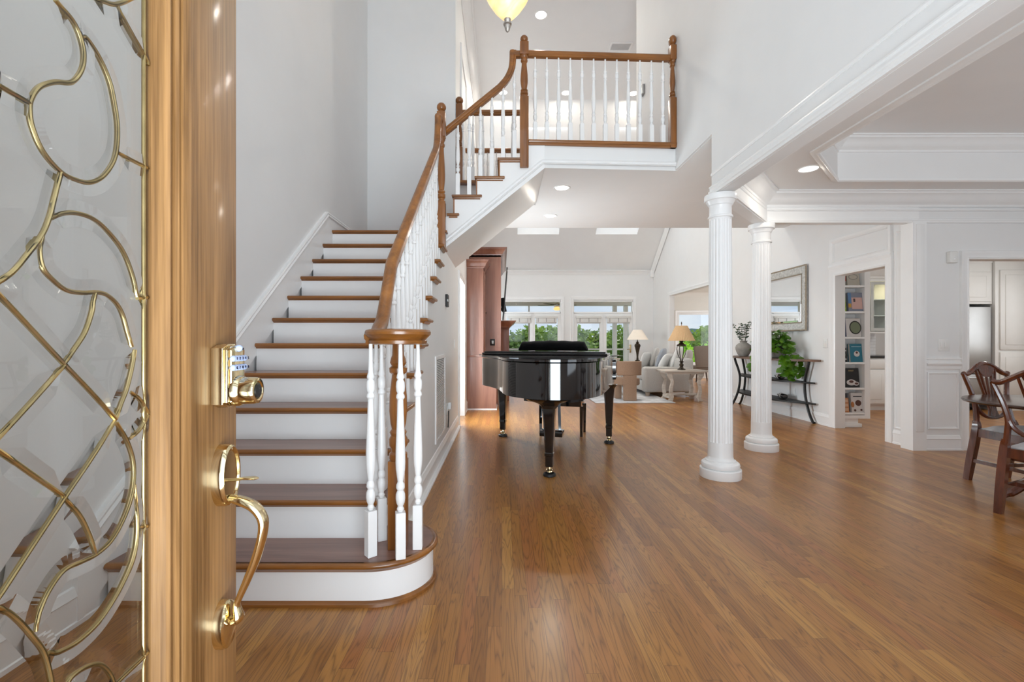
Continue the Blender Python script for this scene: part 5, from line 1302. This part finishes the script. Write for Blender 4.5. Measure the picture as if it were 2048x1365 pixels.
def dining_chair(label):
    t = thing('dining_chair', label, 'chair', (0, 0, 0), 'shield back dining chairs')
    by_ = lambda z: -(max(z-.45, 0))*.16
    hw, fw, dp = .19, .235, .43
    for s in (-1, 1):
        lg = MB(); pts = [(s*(hw+.004), -.060, 0), (s*(hw+.002), -.038, .16), (s*hw, -.01, .34), (s*(hw-.004), 0, .45), (s*(hw-.012), by_(.5), .50)]
        pc_ = catmull([V(*p) for p in pts], 4)
        rings = []
        for i, p in enumerate(pc_):
            w = .019+.004*math.sin(PI*i/(len(pc_)-1))-.004*(i/(len(pc_)-1))**2; rings.append([p+V(-w, -w*1.1, 0), p+V(w, -w*1.1, 0), p+V(w, w*1.1, 0), p+V(-w, w*1.1, 0)])
        lg.loft(rings); obj('leg', lg, MAHOG, t, angle=50)
        obj('leg', MB().bar((s*(fw-.02), dp-.02, 0), (s*(fw-.02), dp-.02, .42), .028, .028, w2=.042, h2=.042, up=V(0, 1, 0), bevel=.003), MAHOG, t)
        obj('stretcher', MB().bar((s*(hw+.005), -.03, .17), (s*(fw-.02), dp-.02, .17), .018, .028), MAHOG, t, smooth=False)
    obj('stretcher', MB().bar((-hw-.01, .16, .17), (hw+.01, .16, .17), .018, .028), MAHOG, t, smooth=False)
    sf = MB()
    for a, b in (((-hw, .01), (-fw+.02, dp-.02)), ((hw, .01), (fw-.02, dp-.02)), ((-fw+.02, dp-.015), (fw-.02, dp-.015)), ((-hw, .005), (hw, .005))): sf.bar((*a, .405), (*b, .405), .024, .065)
    obj('seat_frame', sf, MAHOG, t, smooth=False)
    cu = MB(); o = [(-hw+.005, .02), (hw-.005, .02), (fw-.01, dp-.005), (-fw+.01, dp-.005)]
    g = 10; rows = []
    for j in range(g+1):
        v = j/g; r = []
        for i in range(g+1):
            u = i/g; a = V(*o[0], 0).lerp(V(*o[1], 0), u); b = V(*o[3], 0).lerp(V(*o[2], 0), u); p = a.lerp(b, v)
            p.z = .440+.038*(max(0, (1-(2*u-1)**4))*max(0, (1-(2*v-1)**4)))**.6; r.append(cu.bm.verts.new(p))
        rows.append(r)
    for j in range(g):
        for i in range(g): cu.face([rows[j][i], rows[j][i+1], rows[j+1][i+1], rows[j+1][i]])
    cu.prism([(x, y, .425) for x, y in o], (0, 0, .014)); obj('seat_cushion', cu, SEATF, t, angle=60)
    # shield back
    half = [(.180, .46), (.168, .55), (.160, .635), (.178, .74), (.203, .825), (.222, .885)]
    arc = [(-.160, .645), (-.135, .580), (-.075, .532), (0, .520), (.075, .532), (.135, .580), (.160, .645)]
    crest = [(.222, .888), (.20, .880), (.165, .890), (.11, .925), (.055, .958), (0, .968)]
    P3 = lambda x, z: V(x, by_(z), z)
    sh = MB()
    side = catmull([P3(x, z) for x, z in half], 4)
    for s in (-1, 1): sh.tube([V(p.x*s, p.y, p.z) for p in side], [.019-.005*i/(len(side)-1) for i in range(len(side))], 8, flat=1.15)
    sh.tube(catmull([P3(x, z) for x, z in arc], 4), .0145, 8, flat=1.15)
    obj('shield_frame', sh, MAHOG, t)
    cr = catmull([P3(-x, z) for x, z in crest[:-1]]+[P3(x, z) for x, z in crest[::-1]], 4)
    obj('crest_rail', MB().tube(cr, .0185, 8, flat=1.1), MAHOG, t)
    sp2 = MB()
    for s in (-1, 1):
        for top, mid, b in (((.098, .925), (.060, .72), (.018, .535)), ((.058, .945), (.034, .72), (.008, .535))):
            pts = catmull([P3(s*top[0], top[1]), P3(s*mid[0]*1.3, .83), P3(s*mid[0]*.8, .69), P3(s*b[0]*1.5, .60), P3(s*b[0]*2.2, b[1])], 4)
            sp2.tube(pts, .0085, 6, flat=1.3)
    sp2.tube([P3(0, .95), P3(0, .53)], .009, 6)
    fan = [P3(.0+.085*math.cos(a), .955-.10*math.sin(a)) for a in [PI*i/12 for i in range(13)]]
    sp2.prism(fan, (0, .012, 0)); sp2.prism([P3(x, z) for x, z in ((-.045, .535), (.045, .535), (.022, .60), (-.022, .60))], (0, .012, 0))
    obj('splat', sp2, MAHOG, t)
    return t
ca = dining_chair('shield back mahogany dining chair pushed in at the far side of the table')
ca.location = (4.10, 3.78, 0); ca.rotation_euler = (0, 0, PI+.26-.12)
cb = dup(ca, (3.465, 2.90, 0), -PI/2+.36, 'shield back mahogany dining chair nearest the columns, its back turned to the foyer')

# ------------------------------------------------------------------ living room furniture
rug = MB().box(1.75, 3.25, 8.52, 12.3, .001, .014, .004)
tag(obj('area_rug', rug, plain('grey_ivory_rug', (.52, .52, .53), .95, var=.25, scale=5, bump=.3)), 'pale grey patterned area rug under the sofa and T shaped chair', 'rug')
# T-backed chair
tcx = P(1262, 800, 8.72).x; tc = V(tcx, 8.72, .014)
tch = thing('accent_chair', 'taupe upholstered chair with a T shaped back panel', 'chair', tc)
Tz = lambda y: H-(y-CY)*8.72/F
bk2 = MB()
wT, wS = .238, .118
def curved_slab(mb, hw, z0, z1, bend=.12, th=.09, n=10):
    rings = []
    for i in range(n+1):
        u = -1+2*i/n; x = tcx+hw*u; y = tc.y+.02+bend*u*u
        rings.append([V(x, y, z0+.012), V(x, y+.012, z0), V(x, y+th, z0), V(x, y+th, z1), V(x, y+.012, z1), V(x, y, z1-.012)])
    mb.loft(rings)
curved_slab(bk2, wT, .50, .775, .10)
obj('back_band', bk2, TAUPE, tch)
s_ = MB(); curved_slab(s_, wS, .014, .505, .012); obj('back_post', s_, TAUPE, tch)
st2 = MB(); st2.lathe([(.10, .30), (.235, .30), (.25, .32), (.25, .40), (.235, .43), (.12, .445), (0, .447)], (tcx+.01, tc.y+.34, 0), 28)
obj('seat', st2, TAUPE, tch)
obj('rear_leg', MB().box(tcx+.08, tcx+.20, tc.y+.38, tc.y+.50, .014, .31, .01), TAUPE, tch)
obj('front_leg', MB().box(tcx-.20, tcx-.08, tc.y+.38, tc.y+.50, .014, .31, .01), TAUPE, tch)
# sofa, open side towards the fireplace
sf0, sf1, sx0, sx1 = 9.50, 11.75, 2.98, 4.02
so = thing('sofa', 'light linen sofa with its back to the breakfast room opening', 'sofa', ((sx0+sx1)/2, (sf0+sf1)/2, .014))
def cushion(mb, c, hx, hy, hz, M=None, p=3.2, u=20, v=12):
    def f(q):
        sgn = lambda a, e: math.copysign(abs(a)**e, a)
        return V(sgn(q.x, 2/p), sgn(q.y, 2/p), sgn(q.z, 2/2.4))
    mb.ell(c, hx, hy, hz, u, v, M, f)
for d in (sf0, sf1-.22): obj('arm', MB().box(sx0, sx1-.05, d, d+.22, .09, .625, .05, 4), SOFAF, so)
obj('base', MB().box(sx0+.05, sx1-.05, sf0+.15, sf1-.15, .09, .33, .02), SOFAF, so)
obj('backrest', MB().box(sx1-.24, sx1, sf0+.02, sf1-.02, .09, .80, .06, 4), SOFAF, so)
for i in range(2):
    c_ = MB(); a = sf0+.23+i*.895; c_.box(sx0+.02, sx1-.22, a, a+.88, .33, .49, .05, 4); obj('seat_cushion', c_, SOFAF, so)
for d in (sf0+.06, sf1-.06):
    for x in (sx0+.08, sx1-.12): obj('foot', MB().lathe([(.04, .014), (.05, .09)], (x, d, 0), 12), plain('pale_wood_foot', (.42, .33, .25), .5), so)
def pillow(label, px, py, D, hx, hy, mat, tilt, turn, thick=.075):
    c = P(px, py, D); mb = MB()
    M = Matrix.Rotation(turn, 4, 'Z') @ Matrix.Rotation(tilt, 4, 'X')
    def f(q):
        e = lambda a: math.copysign(abs(a)**.5, a)
        x, z = e(q.x), e(q.z); k_ = 1-.06*(1-abs(x))*abs(z); return V(x*(1-.07*(1-z*z)), q.y*(1-.8*(x*x*z*z)), z*(1-.07*(1-x*x)))
    mb.ell((0, 0, 0), hx, thick, hy, 24, 14, M, f)
    mn = min(v.co.z for v in mb.bm.verts)
    bmesh.ops.translate(mb.bm, verts=mb.bm.verts, vec=V(c.x, c.y, .485-mn if c.z+mn < .5 else c.z))
    tag(obj('throw_pillow', mb, mat, angle=80), label, 'pillow', 'pillows on the sofa')
pillow('white pillow standing at the inner corner of the sofa', 1291, 720, 11.4, .21, .21, WHITEF, .30, .75, .06)
pillow('beige back pillow leaning behind the white corner pillow', 1309, 715, 11.5, .28, .27, SOFAF, .28, 1.2)
pillow('blue grey pillow in the middle of the sofa', 1322, 717, 10.95, .30, .27, GREYF, .35, 1.1)
pillow('white front pillow lying against the blue grey pillow', 1331, 724, 10.35, .24, .22, WHITEF, .50, .85)
pillow('large white pillow leaning behind the pleated lamp', 1354, 716, 10.2, .29, .28, WHITEF, .33, 1.0)
pillow('beige pillow at the end of the sofa back', 1375, 720, 9.95, .20, .24, SOFAF, .2, .9)
# carved end tables
def carved_table(label, c, w, d, h):
    t = thing('end_table', label, 'table', c, 'whitewashed carved tables')
    c = V(*c)
    obj('tabletop', MB().box(c.x-w/2, c.x+w/2, c.y-d/2, c.y+d/2, c.z+h-.035, c.z+h, .006), LIME, t)
    obj('apron', MB().box(c.x-w/2+.06, c.x+w/2-.06, c.y-d/2+.05, c.y+d/2-.05, c.z+h-.07, c.z+h-.035), LIME, t, smooth=False)
    lyre = [(.03, 0), (.11, .0), (.115, .03), (.075, .05), (.06, .09), (.085, .16), (.098, .22), (.075, .30), (.05, .36), (.055, .40), (.10, .45), (.135, .50), (.13, .535), (.02, .535), (.05, .48), (.02, .42), (.0, .36), (.03, .28), (.042, .22), (.03, .15), (.005, .09), (.02, .04)]
    k = (h-.06)/.535
    for sx in (-1, 1):
        for sy in (-1, 1):
            pts = [V(c.x+sx*(w/2-.20+a*1.0), c.y+sy*(d/2-.09), c.z+b*k) for a, b in lyre]
            obj('leg', MB().prism(pts, (0, sy*.05, 0), .008), LIME, t)
        obj('foot_rail', MB().box(c.x+sx*(w/2-.14)-.03, c.x+sx*(w/2-.14)+.03, c.y-d/2+.08, c.y+d/2-.08, c.z+.05, c.z+.10, .008), LIME, t)
    obj('stretcher', MB().box(c.x-w/2+.12, c.x+w/2-.12, c.y-.05, c.y+.05, c.z+.10, c.z+.135, .006), LIME, t)
    return t
t1x = P(1364, 745, 8.95).x
carved_table('whitewashed carved table under the pleated lamp', (t1x, 8.98, .0), .84, .52, .60)
carved_table('whitewashed carved table partly hidden by the piano', (P(1218, 735, 9.9).x, 9.95, .014), .70, .55, .60)
carved_table('whitewashed carved table in the far corner under the white lamp', (P(1277, 720, 12.45).x, 12.45, .0), .60, .5, .62)
def lampshade(c, r0, r1, z0, z1, n=48, pleat=0.0, mod=None):
    f = (lambda j: 1+pleat*(j % 2)) if pleat else None
    return MB().lathe([(r0, z0), (r0*.55+r1*.45, z0+(z1-z0)*.45) if not pleat else ((r0+r1)/2, (z0+z1)/2), (r1, z1), (r1-.006, z1), ((r0+r1)/2-.006 if pleat else r0*.55+r1*.45-.006, (z0+z1)/2 if pleat else z0+(z1-z0)*.45), (r0-.006, z0+.002)], c, n, mod=f)
def shademat(name, col, strength):
    k = NT(name); n_ = k.noise(k.coords((40, 40, 4)), 2, 2); col_ = k.ramp(n_, [(.3, mul(col, .92)), (.7, col)])
    k.l(col_, k.b.inputs['Base Color']); k.l(col_, k.b.inputs['Emission Color']); k.b.inputs['Emission Strength'].default_value = strength
    k.b.inputs['Roughness'].default_value = .9; k.b.inputs['Transmission Weight'].default_value = 0
    return k.m
# pleated lamp
lc = V(P(1363, 740, 8.98).x, 8.98, .601); sc9 = 8.98/F
l1 = thing('table_lamp', 'bronze openwork table lamp with a pleated amber shade', 'table lamp', lc)
zz = lambda y: H-(y-CY)*sc9
fb = MB().lathe([(.075, .601), (.08, .61), (.07, .62), (.045, .63), (.03, .66), (.045, .70), (.03, .72), (.022, .735), (.05, .76), (.022, .775)], lc*1.0-V(0, 0, .601), 20)
fb2 = MB().lathe([(.02, zz(693)+.0), (.085, zz(693)), (.092, zz(692)), (.088, zz(690)), (.05, zz(688)), (.025, zz(685)), (.045, zz(683)), (.012, zz(680)), (.010, zz(678))], lc-V(0, 0, .601), 20)
obj('base', fb, BRONZE, l1); obj('urn_cap', fb2, BRONZE, l1)
cg = MB()
for i in range(8):
    a = 2*PI*i/8; e = V(math.cos(a), math.sin(a), 0)
    b0 = lc-V(0, 0, .601)
    cg.tube(catmull([b0+e*.088+V(0, 0, zz(693)), b0+e*.092+V(0, 0, zz(700)), b0+e*.07+V(0, 0, zz(710)), b0+e*.03+V(0, 0, zz(718)), b0+e*.02+V(0, 0, .765)], 4), .0065, 6)
obj('openwork_urn', cg, BRONZE, l1)
obj('lamp_shade', lampshade(lc-V(0, 0, .601), .243, .105, zz(682), zz(652), 96, .045), shademat('pleated_amber_shade', lin(212, 178, 136), .10), l1, smooth=False)
obj('finial', MB().lathe([(.006, zz(654)), (.006, zz(650)), (.012, zz(648)), (.008, zz(645)), (0, zz(643))], lc-V(0, 0, .601), 10), BRONZE, l1)
pl1 = lamp('table_lamp_bulb', 'POINT', (0, 0, .62), DOWN, 14, (1, .84, .62)); pl1.data.shadow_soft_size = .05; pl1.parent = l1
# white bell lamp far corner
sc12 = 12.45/F; l2c = V(P(1275, 720, 12.45).x, 12.45, 0); zz2 = lambda y: H-(y-CY)*sc12
l2 = thing('table_lamp', 'dark urn table lamp with a white bell shade', 'table lamp', (l2c.x, l2c.y, .621))
obj('base', MB().lathe([(.06, .621), (.065, .64), (.03, .66), (.022, zz2(714)), (.03, zz2(708)), (.065, zz2(696)), (.082, zz2(692)), (.07, zz2(689)), (.03, zz2(687)), (.045, zz2(686)), (.012, zz2(683)), (.010, zz2(675))], l2c, 20), BRONZE, l2)
obj('lamp_shade', lampshade(l2c, .285, .115, zz2(680), zz2(660), 40), shademat('white_bell_shade', lin(226, 214, 198), .3), l2)
pl2 = lamp('table_lamp_bulb', 'POINT', (0, 0, .62), DOWN, 14, (1, .86, .66)); pl2.data.shadow_soft_size = .05; pl2.parent = l2
# things on the half hidden table
bx_ = V(P(1226, 728, 9.95).x, 9.95, .614)
bwl = thing('decorative_bowl', 'cream ceramic bowl on the carved table beside the piano', 'bowl', bx_)
obj('body', MB().lathe([(.05, 0), (.06, .01), (.05, .03), (.12, .09), (.155, .16), (.16, .18), (.15, .18), (.11, .1), (0, .05)], bx_, 24), plain('cream_ceramic', (.62, .57, .46), .35, var=.15), bwl)
wc = thing('wing_chair', 'tall grey upholstered chair at the breakfast room window', 'chair', P(1408, 770, 12.9))
wcc = V(P(1408, 700, 12.9).x, 12.9, 0)
obj('back', MB().prism([wcc+V(a, 0, b) for a, b in ((-.19, .42), (.24, .42), (.30, 1.0), (.26, 1.05), (-.22, 1.03), (-.26, .98))], (0, .12, 0), .02), CHAIRG, wc)
obj('seat', MB().box(wcc.x-.20, wcc.x+.36, wcc.y+.05, wcc.y+.6, .34, .46, .03), CHAIRG, wc)
for sx in (-.17, .28):
    for sy in (.06, .52): obj('leg', MB().bar((wcc.x+sx*1.15, wcc.y+sy, 0), (wcc.x+sx, wcc.y+sy, .36), .025, .025, w2=.04, h2=.04), DKBROWN, wc, smooth=False)

# ------------------------------------------------------------------ small wall fittings
def plate(name, label, cat, c, axis, w, h, mat=PLASTIC, rock=1):
    t = thing(name, label, cat, c); c = Vector(c)
    f = (lambda a0, a1, o0, o1, z0, z1, b=0: MB().box(c.x+o0, c.x+o1, c.y+a0, c.y+a1, c.z+z0, c.z+z1, b)) if abs(axis[0]) else (lambda a0, a1, o0, o1, z0, z1, b=0: MB().box(c.x+a0, c.x+a1, c.y+o0, c.y+o1, c.z+z0, c.z+z1, b))
    s = axis[0] or axis[1]
    obj('cover_plate', f(-w/2, w/2, min(0, s*.007), max(0, s*.007), -h/2, h/2, .002), mat, t)
    for i in range(rock):
        u = (i-(rock-1)/2)*.045
        obj('rocker', f(u-.016, u+.016, min(s*.006, s*.012), max(s*.006, s*.012), -.033, .033, .002), mat, t)
    return t
plate('light_switch', 'white light switch plate on the wall beside the console', 'light switch', (XR, P(1651, 687, 1).x and XR*F/(1651-CX), H-(687-CY)*XR/(1651-CX)), (-1, 0), .085, .125)
plate('wall_outlet', 'white wall outlet low on the wall under the console', 'outlet', (XR, XR*F/(1588-CX), H-(785-CY)*XR/(1588-CX)), (-1, 0), .075, .12)
pd = P(1887, 691, DD); plate('light_switch', 'white double switch plate above the dining chair rail', 'light switch', (pd.x, DD, pd.z), (0, -1), .12, .125, rock=2)
d_s = -XS*F/(CX-908.5); plate('light_switch', 'white switch plate on the stair wall by the hall door casing', 'light switch', (XS, d_s, H-(690-CY)*d_s/F), (1, 0), .075, .12)
d_s = -XS*F/(CX-892); dc = V(XS, d_s, H-(602-CY)*d_s/F)
t = thing('wall_thermostat', 'small black and silver control unit high on the stair wall', 'thermostat', dc)
obj('case', MB().box(dc.x, dc.x+.025, dc.y-.06, dc.y+.06, dc.z-.065, dc.z+.065, .004), BLACKM, t); obj('silver_band', MB().box(dc.x+.02, dc.x+.03, dc.y-.062, dc.y+.062, dc.z-.012, dc.z+.012), STEEL, t)
d_s = -XS*F/(CX-894); dc = V(XS, d_s, H-(818-CY)*d_s/F)
t = plate('wall_outlet', 'white outlet with a plugged in night light on the stair wall', 'outlet', dc, (1, 0), .075, .12)
obj('night_light', MB().box(dc.x+.01, dc.x+.05, dc.y-.03, dc.y+.03, dc.z-.01, dc.z+.07, .015), plain('clear_plastic', (.78, .8, .8), .15), t); obj('cord', MB().tube([dc+V(.02, -.02, -.02), dc+V(.02, -.03, -.12), dc+V(.015, -.03, -.2)], .006, 6), IRON, t)
ms = P(1900, 516, DD)
t = thing('motion_sensor', 'white motion sensor box at the upper corner of the kitchen door casing', 'sensor', (ms.x, DD, ms.z)); obj('case', MB().box(ms.x-.045, ms.x+.045, DD-.05, DD, ms.z-.06, ms.z+.06, .01), PLASTIC, t); obj('lens', MB().ell((ms.x, DD-.052, ms.z-.02), .012, .008, .012), TRIM, t)
th2 = P(1287, 180, 5.5); dth = XW*F/(1287-CX)
t = thing('wall_thermostat', 'small grey wall control at the upper hall behind the balcony balusters', 'thermostat', (XW, dth, H-(181-CY)*dth/F)); obj('case', MB().box(XW-.03, XW, dth-.05, dth+.05, H-(181-CY)*dth/F-.06, H-(181-CY)*dth/F+.06, .005), STEEL, t)
g0, g1, gz_0, gz_1 = 4.07, 4.72, .232, 1.02
gr_ = thing('return_air_grille', 'large white louvred return air grille on the stair wall', 'vent', (XS, (g0+g1)/2, gz_0))
obj('frame', MB().sweep([V(XS, g0, gz_0), V(XS, g0, gz_1), V(XS, g1, gz_1), V(XS, g1, gz_0)], [(0, 0), (0, .012), (.028, .014), (.03, 0)], (1, 0, 0), True), TRIM, gr_)
obj('backing', MB().box(XS, XS+.002, g0+.02, g1-.02, gz_0+.02, gz_1-.02), plain('grille_shadow_grey', (.28, .28, .28), .8), gr_, smooth=False)
lb_ = MB()
n_l = 46
for i in range(n_l):
    z = gz_0+.03+(gz_1-gz_0-.06)*i/(n_l-1); lb_.bar((XS+.006, g0+.025, z), (XS+.006, g1-.025, z), .010, .006)
obj('louvre_grille', lb_, TRIM, gr_, smooth=False)

# ------------------------------------------------------------------ porch and the country outside
TAN = plain('porch_ceiling_boards', lin(206, 176, 140), .6, var=.04)
struct('floor_porch', MB().box(-3, 8, DBACK+.15, 16.9, -.16, -.04), plain('porch_deck', lin(150, 140, 128), .7, var=.1), smooth=False)
struct('ceiling_porch', MB().box(-3, 5.2, DBACK+.15, 16.9, 2.66, 2.74), TAN, smooth=False)
pw = struct('beam_porch', MB().box(-3, 5.2, 16.5, 16.66, 2.46, 2.66), TRIM, smooth=False)
for i, x in enumerate((-2.2, .98, 4.10, 4.50)): struct('column_porch_%d' % (i+1), MB().box(x-.07, x+.07, 16.5, 16.64, -.04, 2.47) if i != 1 else MB().box(x-.025, x+.025, 16.52, 16.58, -.04, 2.47), TRIM, smooth=False)
rl = thing('porch_railing', 'white railing with thin cables along the screened porch', 'railing', (1, 16.57, 0)); obj('top_rail', MB().box(-2.2, 4.5, 16.54, 16.60, .85, .91), TRIM, rl, smooth=False)
for z in (.2, .42, .64): obj('cable', MB().tube([V(-2.2, 16.57, z), V(4.5, 16.57, z)], .005, 6), STEEL, rl)
fc = P(1114, 617, 15.2)
fn = thing('ceiling_fan', 'porch ceiling fan with an amber bowl light seen through the transom', 'ceiling fan', (fc.x, fc.y, 2.2))
obj('light_bowl', MB().lathe([(.0, 2.20), (.08, 2.205), (.115, 2.24), (.12, 2.28), (.05, 2.30)], (fc.x, fc.y, 0), 20), emit('amber_glow', (1.0, .66, .22), 1.1), fn)
obj('motor', MB().lathe([(.04, 2.30), (.10, 2.33), (.11, 2.40), (.05, 2.44), (.02, 2.46), (.02, 2.66)], (fc.x, fc.y, 0), 18), TRIM, fn)
for a in (.2, .2+2*PI/5, .2+4*PI/5, .2+6*PI/5, .2+8*PI/5): obj('blade', MB().bar((fc.x+.12*math.cos(a), fc.y+.12*math.sin(a), 2.39), (fc.x+.66*math.cos(a), fc.y+.66*math.sin(a), 2.39), .12, .012, w2=.15), DKBROWN, fn, smooth=False)
GRASS = plain('lawn_grass', lin(96, 122, 52), .9, var=.3, scale=.4)
struct('ground', MB().box(-160, 220, 17, 320, -6.4, -6.0), GRASS, smooth=False)
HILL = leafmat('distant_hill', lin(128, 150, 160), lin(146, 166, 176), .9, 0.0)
hm = MB(); top = []
random.seed(3)
for i in range(61):
    x = -260+i*11; top.append((x, 300, 5.5+4.0*math.sin(i*.37)+2.6*math.sin(i*.93+1)+random.random()*.8))
for (a, b) in zip(top, top[1:]): hm.prism([(a[0], 300, -6), (b[0], 300, -6), b, a], (0, 30, 0))
struct('hills', hm, HILL, smooth=False)
TL = leafmat('tree_leaf', lin(96, 132, 56), lin(158, 186, 90), .6, .45); TL2 = leafmat('bright_tree_leaf', lin(142, 198, 40), lin(198, 238, 90), .5, .45); TL3 = leafmat('dark_tree_leaf', lin(82, 112, 60), lin(134, 160, 88), .6, .45)
BARK = plain('tree_bark', lin(88, 74, 60), .9, var=.3)
def tree(label, c, r, hgt, mat, n, leaf, seed, group='trees beyond the porch'):
    random.seed(seed); c = Vector(c)
    t = thing('tree', label, 'tree', c, group)
    mb = MB(); blobs = [(V(random.uniform(-.55, .55), random.uniform(-.4, .4), random.uniform(-.5, .55)), random.uniform(.35, .55)) for _ in range(13)]
    for i in range(n):
        b, br = blobs[i % 13]; a, e = random.uniform(0, 2*PI), math.asin(random.uniform(-1, 1))
        p = (b+V(math.cos(a)*math.cos(e), math.sin(a)*math.cos(e), math.sin(e))*br*random.uniform(.75, 1.05))
        p = c+V(p.x*r, p.y*r, hgt-r+p.z*r*1.05)
        d = V(random.uniform(-1, 1), random.uniform(-1, 1), random.uniform(-.6, .6)).normalized(); nn_ = V(random.uniform(-1, 1), random.uniform(-1, .2), random.uniform(0, 1.2)).normalized()
        s_ = d.cross(nn_)
        if s_.length < .1: continue
        s_.normalize(); l = leaf*random.uniform(.7, 1.3)
        v = [mb.bm.verts.new(q) for q in (p, p+d*l*.5+s_*l*.32, p+d*l, p+d*l*.5-s_*l*.32)]; mb.face(v)
    o = obj('foliage', mb, mat, t, smooth=False); o['kind'] = 'stuff'
    tr_ = MB().tube([c, c+V(.1, 0, hgt*.4), c+V(0, .1, hgt*.8)], [.035*r+.1, .03*r+.07, .05], 8)
    for a in (.4, 2.2, 4.0, 5.2): tr_.tube([c+V(.05, 0, hgt*.45), c+V(math.cos(a)*r*.5, math.sin(a)*r*.4, hgt*.75)], [.09, .03], 6)
    obj('trunk', tr_, BARK, t); return t
ta = tree('rounded mid green tree beyond the porch railing', (0, 0, 0), 3.1, 8.6, TL, 2600, .55, 1)
tb = tree('darker green tree in the row beyond the porch', (0, 0, 0), 3.1, 8.4, TL3, 2400, .55, 2)
places = [(ta, -3.6, 38, 1.0), (tb, 3.5, 38, 1.0), (ta, 10.6, 38, .99), (tb, 17.7, 38, .97), (tb, -.1, 46, 1.02), (ta, 7.1, 46, 1.03), (tb, 14.2, 46, 1.02), (ta, 21.3, 46, 1.0), (ta, 3.2, 54, 1.06), (tb, 10.3, 54, 1.08), (ta, 17.4, 54, 1.06), (tb, -3.8, 54, 1.05), (ta, 24.5, 54, 1.05)]
seen = {}
for i, (o, x, d, k) in enumerate(places):
    if o.name in seen: c = dup(o, (x, d, -6), i*1.3, None, (k, k, k))
    else: seen[o.name] = 1; c = o; c.location = (x, d, -6); c.scale = (k, k, k)
tree('bright yellow green tree outside the breakfast room window', (P(1392, 700, 24).x, 24, -6.0), 2.5, 7.85, TL2, 3600, .26, 9, None)
tree('second bright tree at the edge of the breakfast window view', (P(1500, 700, 26).x, 26, -6.0), 2.5, 7.3, TL2, 2600, .28, 12, None)
